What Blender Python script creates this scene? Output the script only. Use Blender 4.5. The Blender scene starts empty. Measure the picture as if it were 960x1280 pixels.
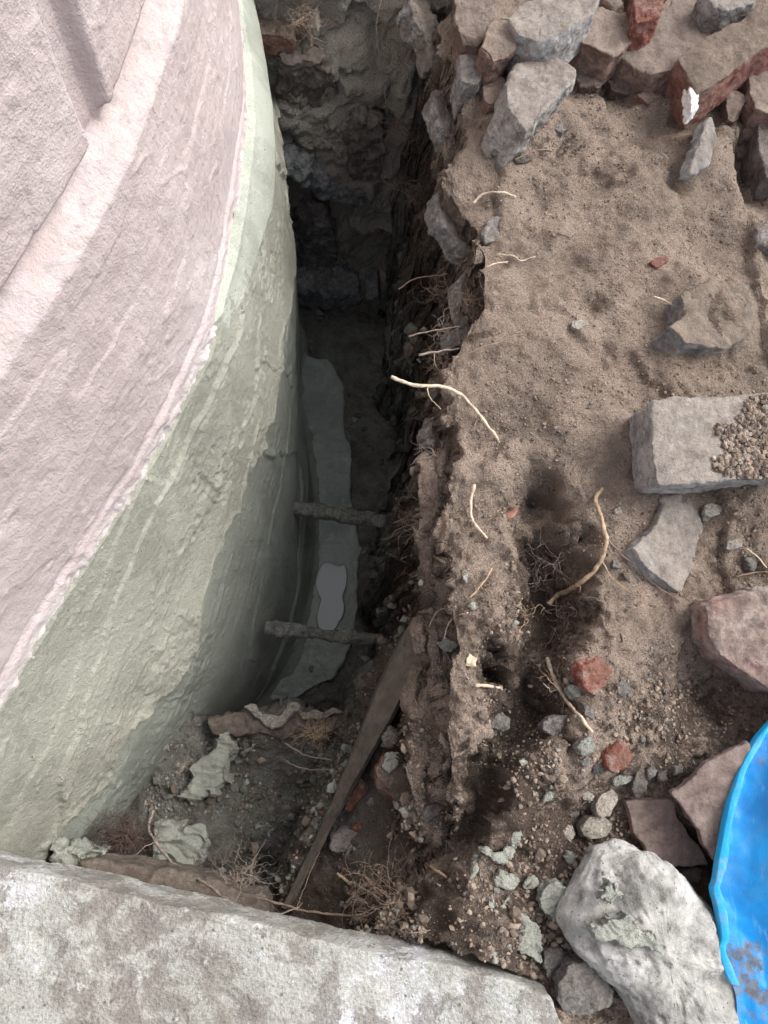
import bpy, bmesh, math, random
import numpy as np
from mathutils import Vector, Matrix
random.seed(7); rng = np.random.default_rng(7)
sc = bpy.context.scene
col = sc.collection
PI = math.pi

# ------------------------------------------------------------------ camera frame
F = 960.0; CX, CY = 480.0, 640.0
NX, NY = 405.0, 900.0            # where the plumb line meets the picture
HC = 1.40                        # camera height over the bank
d = np.array([(NX-CX)/F, (CY-NY)/F, -1.0]); d /= np.linalg.norm(d)
Zc = -d
Yc = np.array([0, 1.0, 0]); Yc = Yc-Zc*Yc.dot(Zc); Yc /= np.linalg.norm(Yc)
Xc = np.cross(Yc, Zc)
RM = np.array([Xc, Yc, Zc])      # camera -> world

def ray(px, py):
    px = np.asarray(px, float); py = np.asarray(py, float)
    v = np.stack([(px-CX)/F, (CY-py)/F, -np.ones_like(px)], -1)
    return v @ RM.T
def at(px, py, z):
    r = ray(px, py); t = (np.asarray(z, float)-HC)/r[..., 2]
    return np.concatenate([r[..., :2]*t[..., None], (HC+r[..., 2]*t)[..., None]], -1)
def proj(p):
    c = (np.asarray(p, float)-np.array([0, 0, HC])) @ RM
    return CX+F*c[..., 0]/-c[..., 2], CY-F*c[..., 1]/-c[..., 2]
def curve(pts, z):
    a = np.array(pts, float)
    return at(a[:, 0], a[:, 1], np.full(len(a), z) if np.isscalar(z) else z)

# ------------------------------------------------------------------ noise
def _h(i, j, k, s):
    i = i.astype(np.uint32); j = j.astype(np.uint32); k = k.astype(np.uint32)
    h = i*np.uint32(374761393)+j*np.uint32(668265263)+k*np.uint32(2246822519)+np.uint32(s*3266489917 & 0xffffffff)
    h = (h ^ (h >> np.uint32(13)))*np.uint32(1274126177)
    h = (h ^ (h >> np.uint32(15)))*np.uint32(2246822519)
    h = h ^ (h >> np.uint32(16))
    return h.astype(np.float32)/np.float32(4294967295.0)
def noise(p, s=0):
    p = np.asarray(p, np.float32)
    f = np.floor(p); i = f.astype(np.int64); t = p-f; t = t*t*t*(t*(t*6-15)+10)
    x, y, z = i[..., 0], i[..., 1], i[..., 2]; u, v, w = t[..., 0], t[..., 1], t[..., 2]
    r = 0
    for a in (0, 1):
        for b in (0, 1):
            for c in (0, 1):
                r = r+_h(x+a, y+b, z+c, s)*(u if a else 1-u)*(v if b else 1-v)*(w if c else 1-w)
    return r*2-1
def fbm(p, s=0, o=4, g=.5, l=2.03):
    r = 0; a = 1.0; p = np.asarray(p, np.float32)
    for k in range(o):
        r = r+a*noise(p*(l**k)+k*17.3, s+k); a *= g
    return r
def ridged(p, s=0, o=3):
    r = 0; a = 1.0
    for k in range(o):
        r = r+a*(1-np.abs(noise(p*(2.1**k)+k*9.1, s+k))*2); a *= .5
    return r
def sst(a, b, x):
    t = np.clip((x-a)/(b-a), 0, 1); return t*t*(3-2*t)
def catmull(P, n):
    P = np.asarray(P, float); out = []
    Q = np.vstack([2*P[0]-P[1], P, 2*P[-1]-P[-2]])
    for i in range(1, len(Q)-2):
        t = np.linspace(0, 1, n, endpoint=False)[:, None]
        a, b, c, e = Q[i-1], Q[i], Q[i+1], Q[i+2]
        out.append(.5*((2*b)+(-a+c)*t+(2*a-5*b+4*c-e)*t*t+(-a+3*b-3*c+e)*t**3))
    out.append(P[-1:]); return np.vstack(out)
def resample(P, step=None, n=None):
    L = np.r_[0, np.cumsum(np.linalg.norm(np.diff(P, axis=0), axis=1))]
    if n is None: n = int(L[-1]/step)+1
    s = np.linspace(0, L[-1], n)
    return np.stack([np.interp(s, L, P[:, k]) for k in range(P.shape[1])], 1), s
def gsmooth(a, w):
    k = np.exp(-.5*(np.arange(-3*w, 3*w+1)/w)**2); k /= k.sum()
    b = np.pad(a, (3*w, 3*w), mode='edge'); return np.convolve(b, k, 'valid')

# ------------------------------------------------------------------ objects
def tag(o, label=None, cat=None, group=None, kind=None):
    if label: o['label'] = label
    if cat: o['category'] = cat
    if group: o['group'] = group
    if kind: o['kind'] = kind
    return o
def mk(name, V, Fc, mats, parent=None, smooth=True, midx=None, base=None):
    V = np.asarray(V, float)
    me = bpy.data.meshes.new(name)
    if base is not None: V = V-np.asarray(base, float)
    if isinstance(Fc, np.ndarray):
        k = Fc.shape[1]
        me.vertices.add(len(V)); me.vertices.foreach_set('co', V.astype(np.float32).ravel())
        me.loops.add(Fc.size); me.loops.foreach_set('vertex_index', Fc.astype(np.int32).ravel())
        me.polygons.add(len(Fc)); me.polygons.foreach_set('loop_start', np.arange(0, Fc.size, k, dtype=np.int32))
        me.update(calc_edges=True)
    else:
        me.from_pydata([tuple(v) for v in V], [], Fc)
    if not isinstance(mats, (list, tuple)): mats = [mats]
    for m in mats: me.materials.append(m)
    if midx is not None: me.polygons.foreach_set('material_index', np.asarray(midx, np.int32))
    me.polygons.foreach_set('use_smooth', [smooth]*len(me.polygons))
    me.validate(); me.update()
    o = bpy.data.objects.new(name, me); col.objects.link(o)
    if base is not None: o.location = tuple(base)
    if parent is not None:
        o.parent = parent
        if base is not None: o.location = tuple(np.asarray(base)-np.array(parent.location))
        else: o.location = tuple(-np.array(parent.location))
    return o
def empty(name, loc):
    o = bpy.data.objects.new(name, None); o.location = tuple(loc); o.empty_display_size = .1
    col.objects.link(o); return o
def gridfaces(nu, nv):
    a = np.arange(nu*nv).reshape(nu, nv)
    return np.stack([a[:-1, :-1], a[1:, :-1], a[1:, 1:], a[:-1, 1:]], -1).reshape(-1, 4)
def gnormals(P):
    du = np.gradient(P, axis=0); dv = np.gradient(P, axis=1)
    n = np.cross(du, dv); n /= (np.linalg.norm(n, axis=-1, keepdims=True)+1e-12); return n

# ------------------------------------------------------------------ materials
class NT:
    def __init__(s, name):
        s.m = bpy.data.materials.new(name); s.m.use_nodes = True
        s.t = s.m.node_tree; s.n = s.t.nodes; s.l = s.t.links
        s.b = s.n['Principled BSDF']; s.tc = s.n.new('ShaderNodeTexCoord')
        s.co = s.tc.outputs['Object']
    def link(s, a, b): s.l.new(a, b)
    def mapping(s, scale=(1, 1, 1), rot=(0, 0, 0)):
        m = s.n.new('ShaderNodeMapping'); m.inputs['Scale'].default_value = scale; m.inputs['Rotation'].default_value = rot
        s.link(s.co, m.inputs[0]); return m.outputs[0]
    def noise(s, scale, detail=4, rough=.55, dist=0, co=None):
        n = s.n.new('ShaderNodeTexNoise'); n.inputs['Scale'].default_value = scale; n.inputs['Detail'].default_value = detail
        n.inputs['Roughness'].default_value = rough; n.inputs['Distortion'].default_value = dist
        s.link(co or s.co, n.inputs['Vector']); return n.outputs['Fac']
    def voro(s, scale, co=None, feat='F1'):
        n = s.n.new('ShaderNodeTexVoronoi'); n.inputs['Scale'].default_value = scale; n.feature = feat
        s.link(co or s.co, n.inputs['Vector']); return n
    def ramp(s, fac, stops, interp='LINEAR'):
        r = s.n.new('ShaderNodeValToRGB'); r.color_ramp.interpolation = interp
        e = r.color_ramp.elements
        while len(e) > 1: e.remove(e[-1])
        for i, (p, c) in enumerate(stops):
            el = e[0] if i == 0 else e.new(p)
            el.position = p; el.color = (*c, 1) if hasattr(c, '__len__') else (c, c, c, 1)
        s.link(fac, r.inputs[0]); return r.outputs[0]
    def mix(s, fac, a, b, mode='MIX'):
        m = s.n.new('ShaderNodeMix'); m.data_type = 'RGBA'; m.blend_type = mode
        for v, i in ((fac, 0), (a, 6), (b, 7)):
            if hasattr(v, 'links'): s.link(v, m.inputs[i])
            elif i == 0: m.inputs[i].default_value = v
            else: m.inputs[i].default_value = (*v, 1)
        return m.outputs[2]
    def math(s, op, a, b=0.0):
        m = s.n.new('ShaderNodeMath'); m.operation = op
        for v, i in ((a, 0), (b, 1)):
            if hasattr(v, 'links'): s.link(v, m.inputs[i])
            else: m.inputs[i].default_value = v
        return m.outputs[0]
    def sep(s, v):
        x = s.n.new('ShaderNodeSeparateXYZ'); s.link(v, x.inputs[0]); return x.outputs
    def bump(s, h, dist, strength=1.0, prev=None):
        b = s.n.new('ShaderNodeBump'); b.inputs['Distance'].default_value = dist; b.inputs['Strength'].default_value = strength
        s.link(h, b.inputs['Height'])
        if prev is not None: s.link(prev, b.inputs['Normal'])
        return b.outputs[0]
    def done(s, colr, rough=.85, nrm=None, spec=.3):
        if hasattr(colr, 'links'): s.link(colr, s.b.inputs['Base Color'])
        else: s.b.inputs['Base Color'].default_value = (*colr, 1)
        if hasattr(rough, 'links'): s.link(rough, s.b.inputs['Roughness'])
        else: s.b.inputs['Roughness'].default_value = rough
        s.b.inputs['Specular IOR Level'].default_value = spec
        if nrm is not None: s.link(nrm, s.b.inputs['Normal'])
        return s.m

def mat_soil(name, dry=(.30, .237, .192), damp=(.105, .08, .065), attr=True, amt=.5, green=False):
    m = NT(name)
    n1 = m.noise(9, 6, .6); n2 = m.noise(70, 5, .7); n3 = m.noise(420, 3, .7)
    vo = m.voro(160); 
    base = m.ramp(m.noise(6, 8, .68, .3), [(.3, tuple(c*.58 for c in dry)), (.5, dry), (.7, tuple(min(1, c*1.35) for c in dry))])
    dmp = m.ramp(n1, [(.3, tuple(c*.65 for c in damp)), (.5, damp), (.7, tuple(c*1.35 for c in damp))])
    if attr:
        a = m.n.new('ShaderNodeAttribute'); a.attribute_name = 'damp'
        f = m.math('ADD', a.outputs['Fac'], m.math('MULTIPLY', m.math('SUBTRACT', n2, .5), 1.7))
        f = m.math('ADD', f, m.math('MULTIPLY', m.math('SUBTRACT', m.noise(17, 6, .7, .6), .5), 1.6))
        f = m.ramp(f, [(.36, 0.0), (.66, 1.0)])
    else: f = amt
    c = m.mix(f, base, dmp)
    c = m.mix(.55, c, m.ramp(n3, [(.3, (.3, .3, .3)), (.5, (.92, .92, .92)), (.7, (1.6, 1.56, 1.5))]), 'MULTIPLY')
    if green: gf = m.ramp(m.noise(8, 7, .72, .4), [(.53, 0.0), (.6, .65)])
    elif attr:
        ga = m.n.new('ShaderNodeAttribute'); ga.attribute_name = 'cement'; gf = m.math('MULTIPLY', ga.outputs['Fac'], m.ramp(m.noise(14, 6, .7), [(.35, .25), (.6, .95)]))
    if green or attr: c = m.mix(gf, c, m.mix(n2, (.21, .217, .192), (.36, .37, .335)))
    gr = m.ramp(vo.outputs['Distance'], [(.0, 1.0), (.12, 1.0), (.2, 0.0)])
    vc = m.sep(vo.outputs['Color'])
    gr = m.math('MULTIPLY', gr, m.math('GREATER_THAN', vc[0], .86))
    c = m.mix(gr, c, (.42, .40, .36))
    h = m.math('ADD', m.math('MULTIPLY', n2, 1.0), m.math('MULTIPLY', n3, .35))
    nb = m.bump(h, .016, 1.0)
    nb = m.bump(m.voro(230).outputs['Distance'], .004, .6, nb)
    return m.done(c, .95, nb, .15)

def mat_mortar(name, c0, wet=0.0, streak=True):
    m = NT(name)
    n1 = m.noise(5, 5, .6, .3); n2 = m.noise(45, 5, .65); n3 = m.noise(350, 3, .6)
    st = m.noise(10, 6, .65, .4, m.mapping((1, 1, .35), (.0, .5, 0)))
    c = m.ramp(n1, [(.3, tuple(x*.82 for x in c0)), (.5, c0), (.7, tuple(x*1.14 for x in c0))])
    c = m.mix(m.ramp(st, [(.50, 0.0), (.64, .2)]), c, tuple(min(1, x*1.28) for x in c0))
    c = m.mix(m.ramp(n2, [(.58, 0.0), (.75, .5)]), c, tuple(x*.72 for x in c0))
    sm = m.noise(3.2, 8, .72, 1.2, m.mapping((1, 1, .5), (0, .5, 0)))
    c = m.mix(m.ramp(sm, [(.50, 0.0), (.53, .5)]), c, tuple(x*1.32 for x in c0)); c = m.mix(m.ramp(sm, [(.40, .5), (.43, 0.0)]), c, tuple(x*.74 for x in c0))
    spots = m.voro(55); sv = m.sep(spots.outputs['Color'])
    f = m.math('MULTIPLY', m.ramp(spots.outputs['Distance'], [(.08, 1.0), (.16, 0.0)]), m.math('GREATER_THAN', sv[1], .93))
    c = m.mix(f, c, tuple(x*.35 for x in c0))
    c = m.mix(.5, c, m.ramp(n3, [(.3, (.6, .6, .6)), (.5, (1, 1, 1)), (.7, (1.3, 1.3, 1.3))]), 'MULTIPLY')
    nb = m.bump(st, .008, .5)
    nb = m.bump(m.math('ADD', n2, m.math('MULTIPLY', n3, .6)), .006, .9, nb)
    r = m.ramp(n1, [(.35, .62-wet*.3), (.6, .85-wet*.35)])
    return m.done(c, r, nb, .35)

def mat_stone(name, c0, c1, dust=(.22, .175, .14), dustamt=.0, sc_=14, rough=.85, white=0.0, bumpd=.010):
    m = NT(name)
    oi = m.n.new('ShaderNodeObjectInfo')
    n1 = m.noise(sc_, 7, .7, .5); n2 = m.noise(sc_*5, 6, .75); n3 = m.noise(420, 3, .7)
    c = m.ramp(n1, [(.38, c0), (.6, c1)])
    c = m.mix(.8, c, m.ramp(n2, [(.32, (.32, .31, .30)), (.5, (1, 1, 1)), (.68, (1.6, 1.6, 1.6))]), 'MULTIPLY')
    if white: c = m.mix(m.ramp(m.noise(sc_*2, 8, .75, .3), [(.52, 0.0), (.57, white)]), c, (.60, .60, .58))
    pit = m.voro(130); c = m.mix(m.math('MULTIPLY', m.ramp(pit.outputs['Distance'], [(.1, 1.0), (.22, 0.0)]), m.math('GREATER_THAN', m.sep(pit.outputs['Color'])[0], .75)), c, tuple(x*.35 for x in c0))
    if dustamt:
        g = m.n.new('ShaderNodeNewGeometry'); nz = m.sep(g.outputs['Normal'])[2]
        f = m.math('ADD', nz, m.math('MULTIPLY', m.math('SUBTRACT', m.noise(13, 7, .75, .4), .5), 2.4))
        f = m.ramp(f, [(.95-dustamt*.8, 0.0), (1.15-dustamt*.6, dustamt)])
        dc = m.ramp(m.noise(24, 7, .75), [(.35, tuple(x*.62 for x in dust)), (.52, dust), (.68, tuple(x*1.35 for x in dust))])
        dc = m.mix(.6, dc, m.ramp(n3, [(.3, (.5, .5, .5)), (.5, (1, 1, 1)), (.7, (1.5, 1.5, 1.5))]), 'MULTIPLY')
        c = m.mix(f, c, dc)
    c = m.mix(.45, c, m.mix(oi.outputs['Random'], (.65, .65, .66), (1.3, 1.24, 1.18)), 'MULTIPLY')
    nb = m.bump(m.math('ADD', n2, m.math('MULTIPLY', n3, .4)), bumpd, .9)
    nb = m.bump(m.noise(160, 4, .8), .004, .8, nb)
    return m.done(c, rough, nb, .3)

M_soil = mat_soil('soil')
M_soil_end = mat_soil('trench_soil', (.43, .38, .33), (.20, .178, .152), attr=False, amt=.45, green=True)
M_mort = mat_mortar('green_mortar', (.275, .275, .23), wet=.3)
M_mort_low = mat_mortar('damp_shaded_mortar', (.245, .262, .228), wet=.5)
M_mort_new = mat_mortar('fresh_pale_mortar', (.375, .395, .335), wet=.3)
M_mort_splat = mat_mortar('grey_green_mortar', (.28, .288, .25))
M_mort_floor = mat_mortar('wet_floor_mortar', (.32, .345, .315), wet=.8)
M_crust = mat_stone('crusted_mortar', (.16, .15, .13), (.34, .35, .31), sc_=40)
M_conc = mat_stone('grey_concrete', (.27, .265, .275), (.46, .45, .44), dustamt=.65, white=.6, dust=(.30, .25, .205))
M_lump = mat_stone('soil_covered_concrete', (.26, .26, .27), (.44, .43, .42), dustamt=1.0, dust=(.275, .222, .176), white=.5)
M_rub = mat_stone('rubble_stone', (.22, .205, .195), (.42, .40, .38), dustamt=.6, dust=(.27, .23, .20), white=.4, sc_=20)
M_edge = mat_stone('edge_stone', (.17, .155, .145), (.34, .335, .335), dustamt=.8, white=.7, sc_=22)
M_brick = mat_stone('red_brick', (.22, .09, .075), (.32, .16, .13), dustamt=.98, white=.1)
M_brickred = mat_stone('bare_red_brick', (.22, .07, .05), (.34, .13, .095), dustamt=.4, white=.3, sc_=25)
M_brickdusty = mat_stone('dusty_brick', (.18, .115, .095), (.31, .22, .185), dustamt=.85, dust=(.285, .235, .20))
M_slate = mat_stone('brown_tile', (.15, .105, .095), (.225, .175, .165), dustamt=.35, sc_=9, rough=.75, bumpd=.002)
M_pebp = mat_stone('pale_pebble', (.38, .35, .30), (.52, .49, .44), dustamt=.2, sc_=30)
M_pebg = mat_stone('grey_pebble', (.17, .165, .16), (.30, .29, .275), dustamt=.3, sc_=30)
M_pebn = mat_stone('green_pebble', (.27, .275, .25), (.39, .40, .36), dustamt=.15, sc_=30)
M_pinkc = mat_stone('pinkish_concrete', (.34, .22, .20), (.40, .36, .33), dustamt=.5, sc_=9)
M_bould = mat_stone('boulder_stone', (.29, .29, .275), (.43, .425, .40), dustamt=.0, sc_=5, white=.6, bumpd=.004)
M_dark = mat_stone('dark_stone', (.10, .09, .085), (.20, .18, .17), dustamt=.3)
M_endst = mat_stone('blue_grey_stone', (.12, .12, .12), (.24, .25, .255), dustamt=.2, sc_=18)
M_brownst = mat_stone('brown_boulder', (.115, .096, .084), (.205, .175, .15), dustamt=.3, sc_=10)

def mat_plaster():
    m = NT('pink_plaster')
    z = m.sep(m.co)[2]
    n1 = m.noise(3.5, 5, .6, .3); n2 = m.noise(40, 5, .65); n3 = m.noise(260, 4, .65)
    st = m.noise(60, 4, .6, .2, m.mapping((1, 1, .45), (.0, .6, 0)))
    pk = m.ramp(n1, [(.3, (.40, .33, .322)), (.5, (.465, .39, .38)), (.7, (.525, .46, .45))])
    pk = m.mix(m.ramp(n2, [(.5, 0.0), (.75, .5)]), pk, (.55, .50, .49))
    wob = m.math('MULTIPLY', m.math('SUBTRACT', m.noise(14, 5, .7), .5), .09)
    zz = m.math('ADD', z, wob)
    # bare, worn plaster on the weathering of the plinth and along its bottom edge
    ZJ0 = ZJ-.022
    f1 = m.ramp(zz, [(0, 0.0), (1, 0.0)])
    def band(a, b, s, k):
        lo = m.n.new('ShaderNodeMapRange'); m.link(zz, lo.inputs[0])
        lo.inputs[1].default_value = a-s; lo.inputs[2].default_value = a+s
        hi = m.n.new('ShaderNodeMapRange'); m.link(zz, hi.inputs[0])
        hi.inputs[1].default_value = b+s; hi.inputs[2].default_value = b-s
        return m.math('MULTIPLY', m.math('MULTIPLY', lo.outputs[0], hi.outputs[0]), k)
    bb = m.math('MULTIPLY', band(ZJ0-.006, ZJ-.006, .016, .45), m.ramp(m.noise(20, 5, .7, .2), [(.3, .35), (.6, 1.0)]))
    c = m.mix(bb, pk, (.50, .46, .44))
    c = m.mix(m.math('MULTIPLY', m.ramp(m.noise(34, 7, .75, .3), [(.48, 0.0), (.6, .7)]), band(ZJ0-.012, ZJ+.004, .012, 1.0)), c, (.30, .265, .25))
    c = m.mix(band(ZJ-.004, ZJ+.022, .006, .6), c, (.42, .34, .325))
    c = m.mix(band(-.2, .030, .012, .8), c, (.58, .53, .51))
    dk = m.noise(90, 4, .7)
    c = m.mix(m.math('MULTIPLY', m.ramp(dk, [(.6, 0.0), (.68, .8)]), band(ZJ0-.03, ZJ+.01, .01, 1.0)), c, (.36, .32, .30))
    c = m.mix(m.math('MULTIPLY', m.ramp(dk, [(.6, 0.0), (.68, .8)]), band(-.2, .04, .01, 1.0)), c, (.40, .37, .34))
    c = m.mix(m.ramp(m.noise(600, 2, .5), [(.6, 0.0), (.8, .3)]), c, (.62, .58, .57))
    c = m.mix(m.ramp(m.noise(11, 7, .7, .6), [(.5, 0.0), (.7, .45)]), c, (.52, .46, .45))
    c = m.mix(m.ramp(m.noise(6, 7, .7, .6), [(.56, 0.0), (.72, .4)]), c, (.44, .35, .345))
    hl = m.voro(4.5, None, 'DISTANCE_TO_EDGE'); c = m.mix(m.math('MULTIPLY', m.ramp(hl.outputs['Distance'], [(0, .5), (.006, 0.0)]), m.ramp(m.noise(3, 3, .5), [(.5, 0.0), (.6, 1.0)])), c, (.36, .30, .29))
    c = m.mix(m.ramp(m.noise(48, 5, .75), [(.66, 0.0), (.70, .7)]), c, (.40, .37, .34))
    vs = m.noise(16, 5, .7, 0, m.mapping((1, 1, .12))); c = m.mix(m.ramp(vs, [(.58, 0.0), (.75, .18)]), c, (.42, .36, .35))
    nb = m.bump(st, .006, .7)
    nb = m.bump(m.math('ADD', n2, m.math('MULTIPLY', n3, .55)), .005, .9, nb)
    return m.done(c, .8, nb, .3)

def mat_slab():
    m = NT('weathered_concrete')
    n1 = m.noise(5.5, 8, .68, .5); n2 = m.noise(22, 6, .7, .3); n3 = m.noise(180, 4, .7)
    c = m.ramp(n1, [(.36, (.22, .205, .18)), (.44, (.28, .265, .235)), (.475, (.37, .365, .335)), (.56, (.42, .42, .39)), (.64, (.60, .61, .63))])
    c = m.mix(m.ramp(m.noise(13, 8, .72, .2), [(.50, 0.0), (.53, .8)]), c, (.235, .215, .195))
    c = m.mix(m.ramp(n2, [(.53, 0.0), (.6, .45)]), c, (.47, .475, .43))
    c = m.mix(m.ramp(m.noise(30, 6, .7), [(.62, 0.0), (.66, .6)]), c, (.62, .62, .60))
    c = m.mix(.55, c, m.ramp(n3, [(.32, (.5, .5, .5)), (.5, (1, 1, 1)), (.68, (1.4, 1.4, 1.4))]), 'MULTIPLY')
    c = m.mix(m.ramp(m.noise(55, 8, .8, .3), [(.60, 0.0), (.66, .6)]), c, (.20, .19, .17))
    pv_ = m.voro(75); c = m.mix(m.math('MULTIPLY', m.ramp(pv_.outputs['Distance'], [(.1, 1.0), (.25, 0.0)]), m.math('GREATER_THAN', m.sep(pv_.outputs['Color'])[1], .8)), c, (.14, .13, .12))
    nb = m.bump(m.math('ADD', n2, m.math('MULTIPLY', n3, .5)), .014, 1.0)
    return m.done(c, .85, nb, .3)
def mat_tarp():
    m = NT('blue_tarpaulin')
    n1 = m.noise(7, 5, .6); 
    w1 = m.n.new('ShaderNodeTexWave'); w1.inputs['Scale'].default_value = 105; w1.bands_direction = 'X'; w1.inputs['Distortion'].default_value = .6
    w2 = m.n.new('ShaderNodeTexWave'); w2.inputs['Scale'].default_value = 105; w2.bands_direction = 'Y'; w2.inputs['Distortion'].default_value = .6
    mp = m.mapping((1, 1, 1), (0, 0, .45)); m.link(mp, w1.inputs['Vector']); m.link(mp, w2.inputs['Vector'])
    wv = m.math('MULTIPLY', w1.outputs['Fac'], w2.outputs['Fac'])
    c = m.ramp(n1, [(.35, (.0, .19, .56)), (.55, (.0, .30, .76)), (.75, (.02, .40, .86))])
    c = m.mix(m.math('MULTIPLY', wv, .04), c, (.10, .42, .85))
    c = m.mix(m.ramp(m.noise(60, 3, .6, 0, m.mapping((1, .12, 1), (0, 0, .45))), [(.6, 0.0), (.7, .35)]), c, (.3, .6, .9))
    a = m.n.new('ShaderNodeAttribute'); a.attribute_name = 'damp'
    f = m.math('ADD', a.outputs['Fac'], m.math('MULTIPLY', m.math('SUBTRACT', m.noise(22, 6, .75), .5), 2.2))
    f = m.ramp(f, [(.62, 0.0), (.82, .92)])
    c = m.mix(f, c, m.ramp(m.noise(60, 4, .7), [(.3, (.08, .08, .085)), (.7, (.24, .24, .245))]))
    c = m.mix(m.ramp(m.noise(5, 8, .75, .5), [(.5, 0.0), (.7, .45)]), c, (.16, .33, .48))
    nb = m.bump(wv, .0005, .5); nb = m.bump(n1, .01, .4, nb)
    return m.done(c, m.ramp(f, [(0, .42), (1, .9)]), nb, .5)
def mat_plain(name, c, rough=.7, var=.25, sc_=60):
    m = NT(name); n = m.noise(sc_, 4, .6)
    cc = m.ramp(n, [(.3, tuple(x*(1-var) for x in c)), (.7, tuple(x*(1+var) for x in c))])
    return m.done(cc, rough, m.bump(n, .002, .6), .3)
M_rootp = mat_plain('pale_root_bark', (.50, .41, .31), .75, .4, 120)
M_roott = mat_plain('tan_root_bark', (.36, .26, .175), .75, .45, 120)
M_rootb = mat_plain('brown_root_bark', (.20, .145, .11), .8, .35, 90)
M_rootd = mat_plain('dark_fine_roots', (.095, .065, .055), .85, .3, 90)
M_rootg = mat_plain('grey_pink_roots', (.30, .245, .21), .8, .3, 90)
M_cut = mat_plain('cut_root_wood', (.48, .38, .28), .7)
M_leaf = mat_plain('dead_leaf', (.28, .14, .10), .7)
M_white = mat_plain('white_lime', (.72, .71, .69), .85, .15)
mh = NT('light_blue_hem'); M_hem = mh.done(mh.mix(mh.ramp(mh.noise(26, 7, .75), [(.5, 0.0), (.66, .75)]), (.01, .32, .64), (.20, .30, .36)), .5, mh.bump(mh.noise(60, 4, .6), .003, .6), .4)
M_board = mat_stone('dusty_board', (.13, .115, .10), (.20, .175, .155), dustamt=.75, sc_=9, dust=(.20, .165, .135))
mw = NT('puddle_water'); M_water = mw.done((.235, .26, .24), .16, None, .6)

# ------------------------------------------------------------------ the curved wall: plan curves
R0px = [(60, -620), (140, -450), (205, -300), (250, -170), (278, -70), (292, 0), (303, 70), (308, 135), (305, 200), (291, 300), (262, 425), (215, 530), (160, 625), (100, 720), (50, 800), (0, 885), (-70, 1000), (-150, 1130), (-260, 1310), (-420, 1560)]
R1px = [(215, -230), (262, -120), (300, -20), (322, 50), (340, 120), (353, 200), (363, 290), (366, 370), (356, 440), (338, 520), (316, 590), (290, 650), (262, 715), (235, 790), (207, 860), (170, 930), (118, 1010), (55, 1095), (-30, 1200), (-130, 1320)]
R2px = [(290, 90), (318, 200), (338, 330), (358, 450), (378, 540), (391, 620), (394, 700), (386, 765), (370, 820), (345, 862), (300, 905), (255, 950), (205, 1000), (150, 1055), (90, 1110), (0, 1190)]
ZL, ZF, ZB = -.45, -1.20, -.72
C0, _ = resample(catmull(curve(R0px, 0)[:, :2], 30), .004)
for k in (0, 1): C0[:, k] = gsmooth(C0[:, k], 14)
C0, S0 = resample(C0, .004)
T0 = np.gradient(C0, axis=0); T0 /= np.linalg.norm(T0, axis=1, keepdims=True)
N0 = np.stack([-T0[:, 1], T0[:, 0]], 1)        # outward = towards the trench
if N0[len(N0)//2].dot(np.array([1.0, 0])) < 0: N0 = -N0
def offs(Rpx, z):
    C, _ = resample(catmull(curve(Rpx, z)[:, :2], 30), .003)
    o = np.full(len(C0), np.nan)
    for i in range(0, len(C0), 4):
        q = C-C0[i]; s = q@T0[i]; dd = q@N0[i]
        ok = (np.abs(s) < .01) & (np.abs(dd) < .45)
        if ok.any(): o[i] = dd[ok].max() if dd[ok].max() > 0 else dd[ok].min()
    g = ~np.isnan(o); o = np.interp(np.arange(len(C0)), np.nonzero(g)[0], o[g]); return gsmooth(o, 25)
OF1 = np.clip(offs(R1px, ZL), .03, .16); OF2 = np.clip(offs(R2px, ZF), .08, .36)
def on_wall(px, py, extra=0.0):
    best = None
    for z in np.arange(-.6, 1.2, .004):
        p = at(px, py, z)[:2]; q = C0+N0*extra-p; dd = np.hypot(q[:, 0], q[:, 1]); i = dd.argmin()
        if best is None or dd[i] < best[0]-1e-4: best = (dd[i], S0[i], z, i)
    return best
PL = -.021                                        # upper wall face lies behind the plinth face
jz = [on_wall(x, y, PL)[2] for x, y in ((120, 200), (60, 290), (20, 345), (150, 165), (200, 80))]
print('joint heights', jz)
ZJ = float(np.mean(jz[:4]))
gl = [on_wall(x, y, PL) for x, y in ((122, 190), (46, 0))]; gr_ = [on_wall(x, y, PL) for x, y in ((148, 165), (97, 0))]
print('groove', gl, gr_, 'len', S0[-1])
UG0 = gl[0][1]; UG1 = gr_[0][1]
if UG0 > UG1: UG0, UG1 = UG1, UG0
M_plaster = mat_plaster()

def wall_pts(us, off, z):   # us index array (float), off (nu,nv), z (nu,nv)
    cx = np.interp(us, np.arange(len(C0)), C0[:, 0]); cy = np.interp(us, np.arange(len(C0)), C0[:, 1])
    nx = np.interp(us, np.arange(len(C0)), N0[:, 0]); ny = np.interp(us, np.arange(len(C0)), N0[:, 1])
    return np.stack([cx[:, None]+nx[:, None]*off, cy[:, None]+ny[:, None]*off, z], -1)
nU = len(C0); us = np.arange(nU, dtype=float); U = S0[:, None]
curved = empty('curved_wall', (C0[nU//2][0], C0[nU//2][1], ZF))
tag(curved, 'curved pink rendered wall on the left, green mortar coat over its buried foot', 'wall')
# plaster face
zv = np.r_[np.arange(-.03, 1.05, .004), np.linspace(1.07, 3.2, 30)]
Z = np.repeat(zv[None, :], nU, 0); Uu = np.repeat(U, len(zv), 1)
P3 = np.stack([Uu, Z, Z*0], -1)
zj = Z-(ZJ+.004*noise(P3*np.array([6, 1, 1.]), 3))
off = np.where(zj > 0, PL, 0.0)
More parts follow.
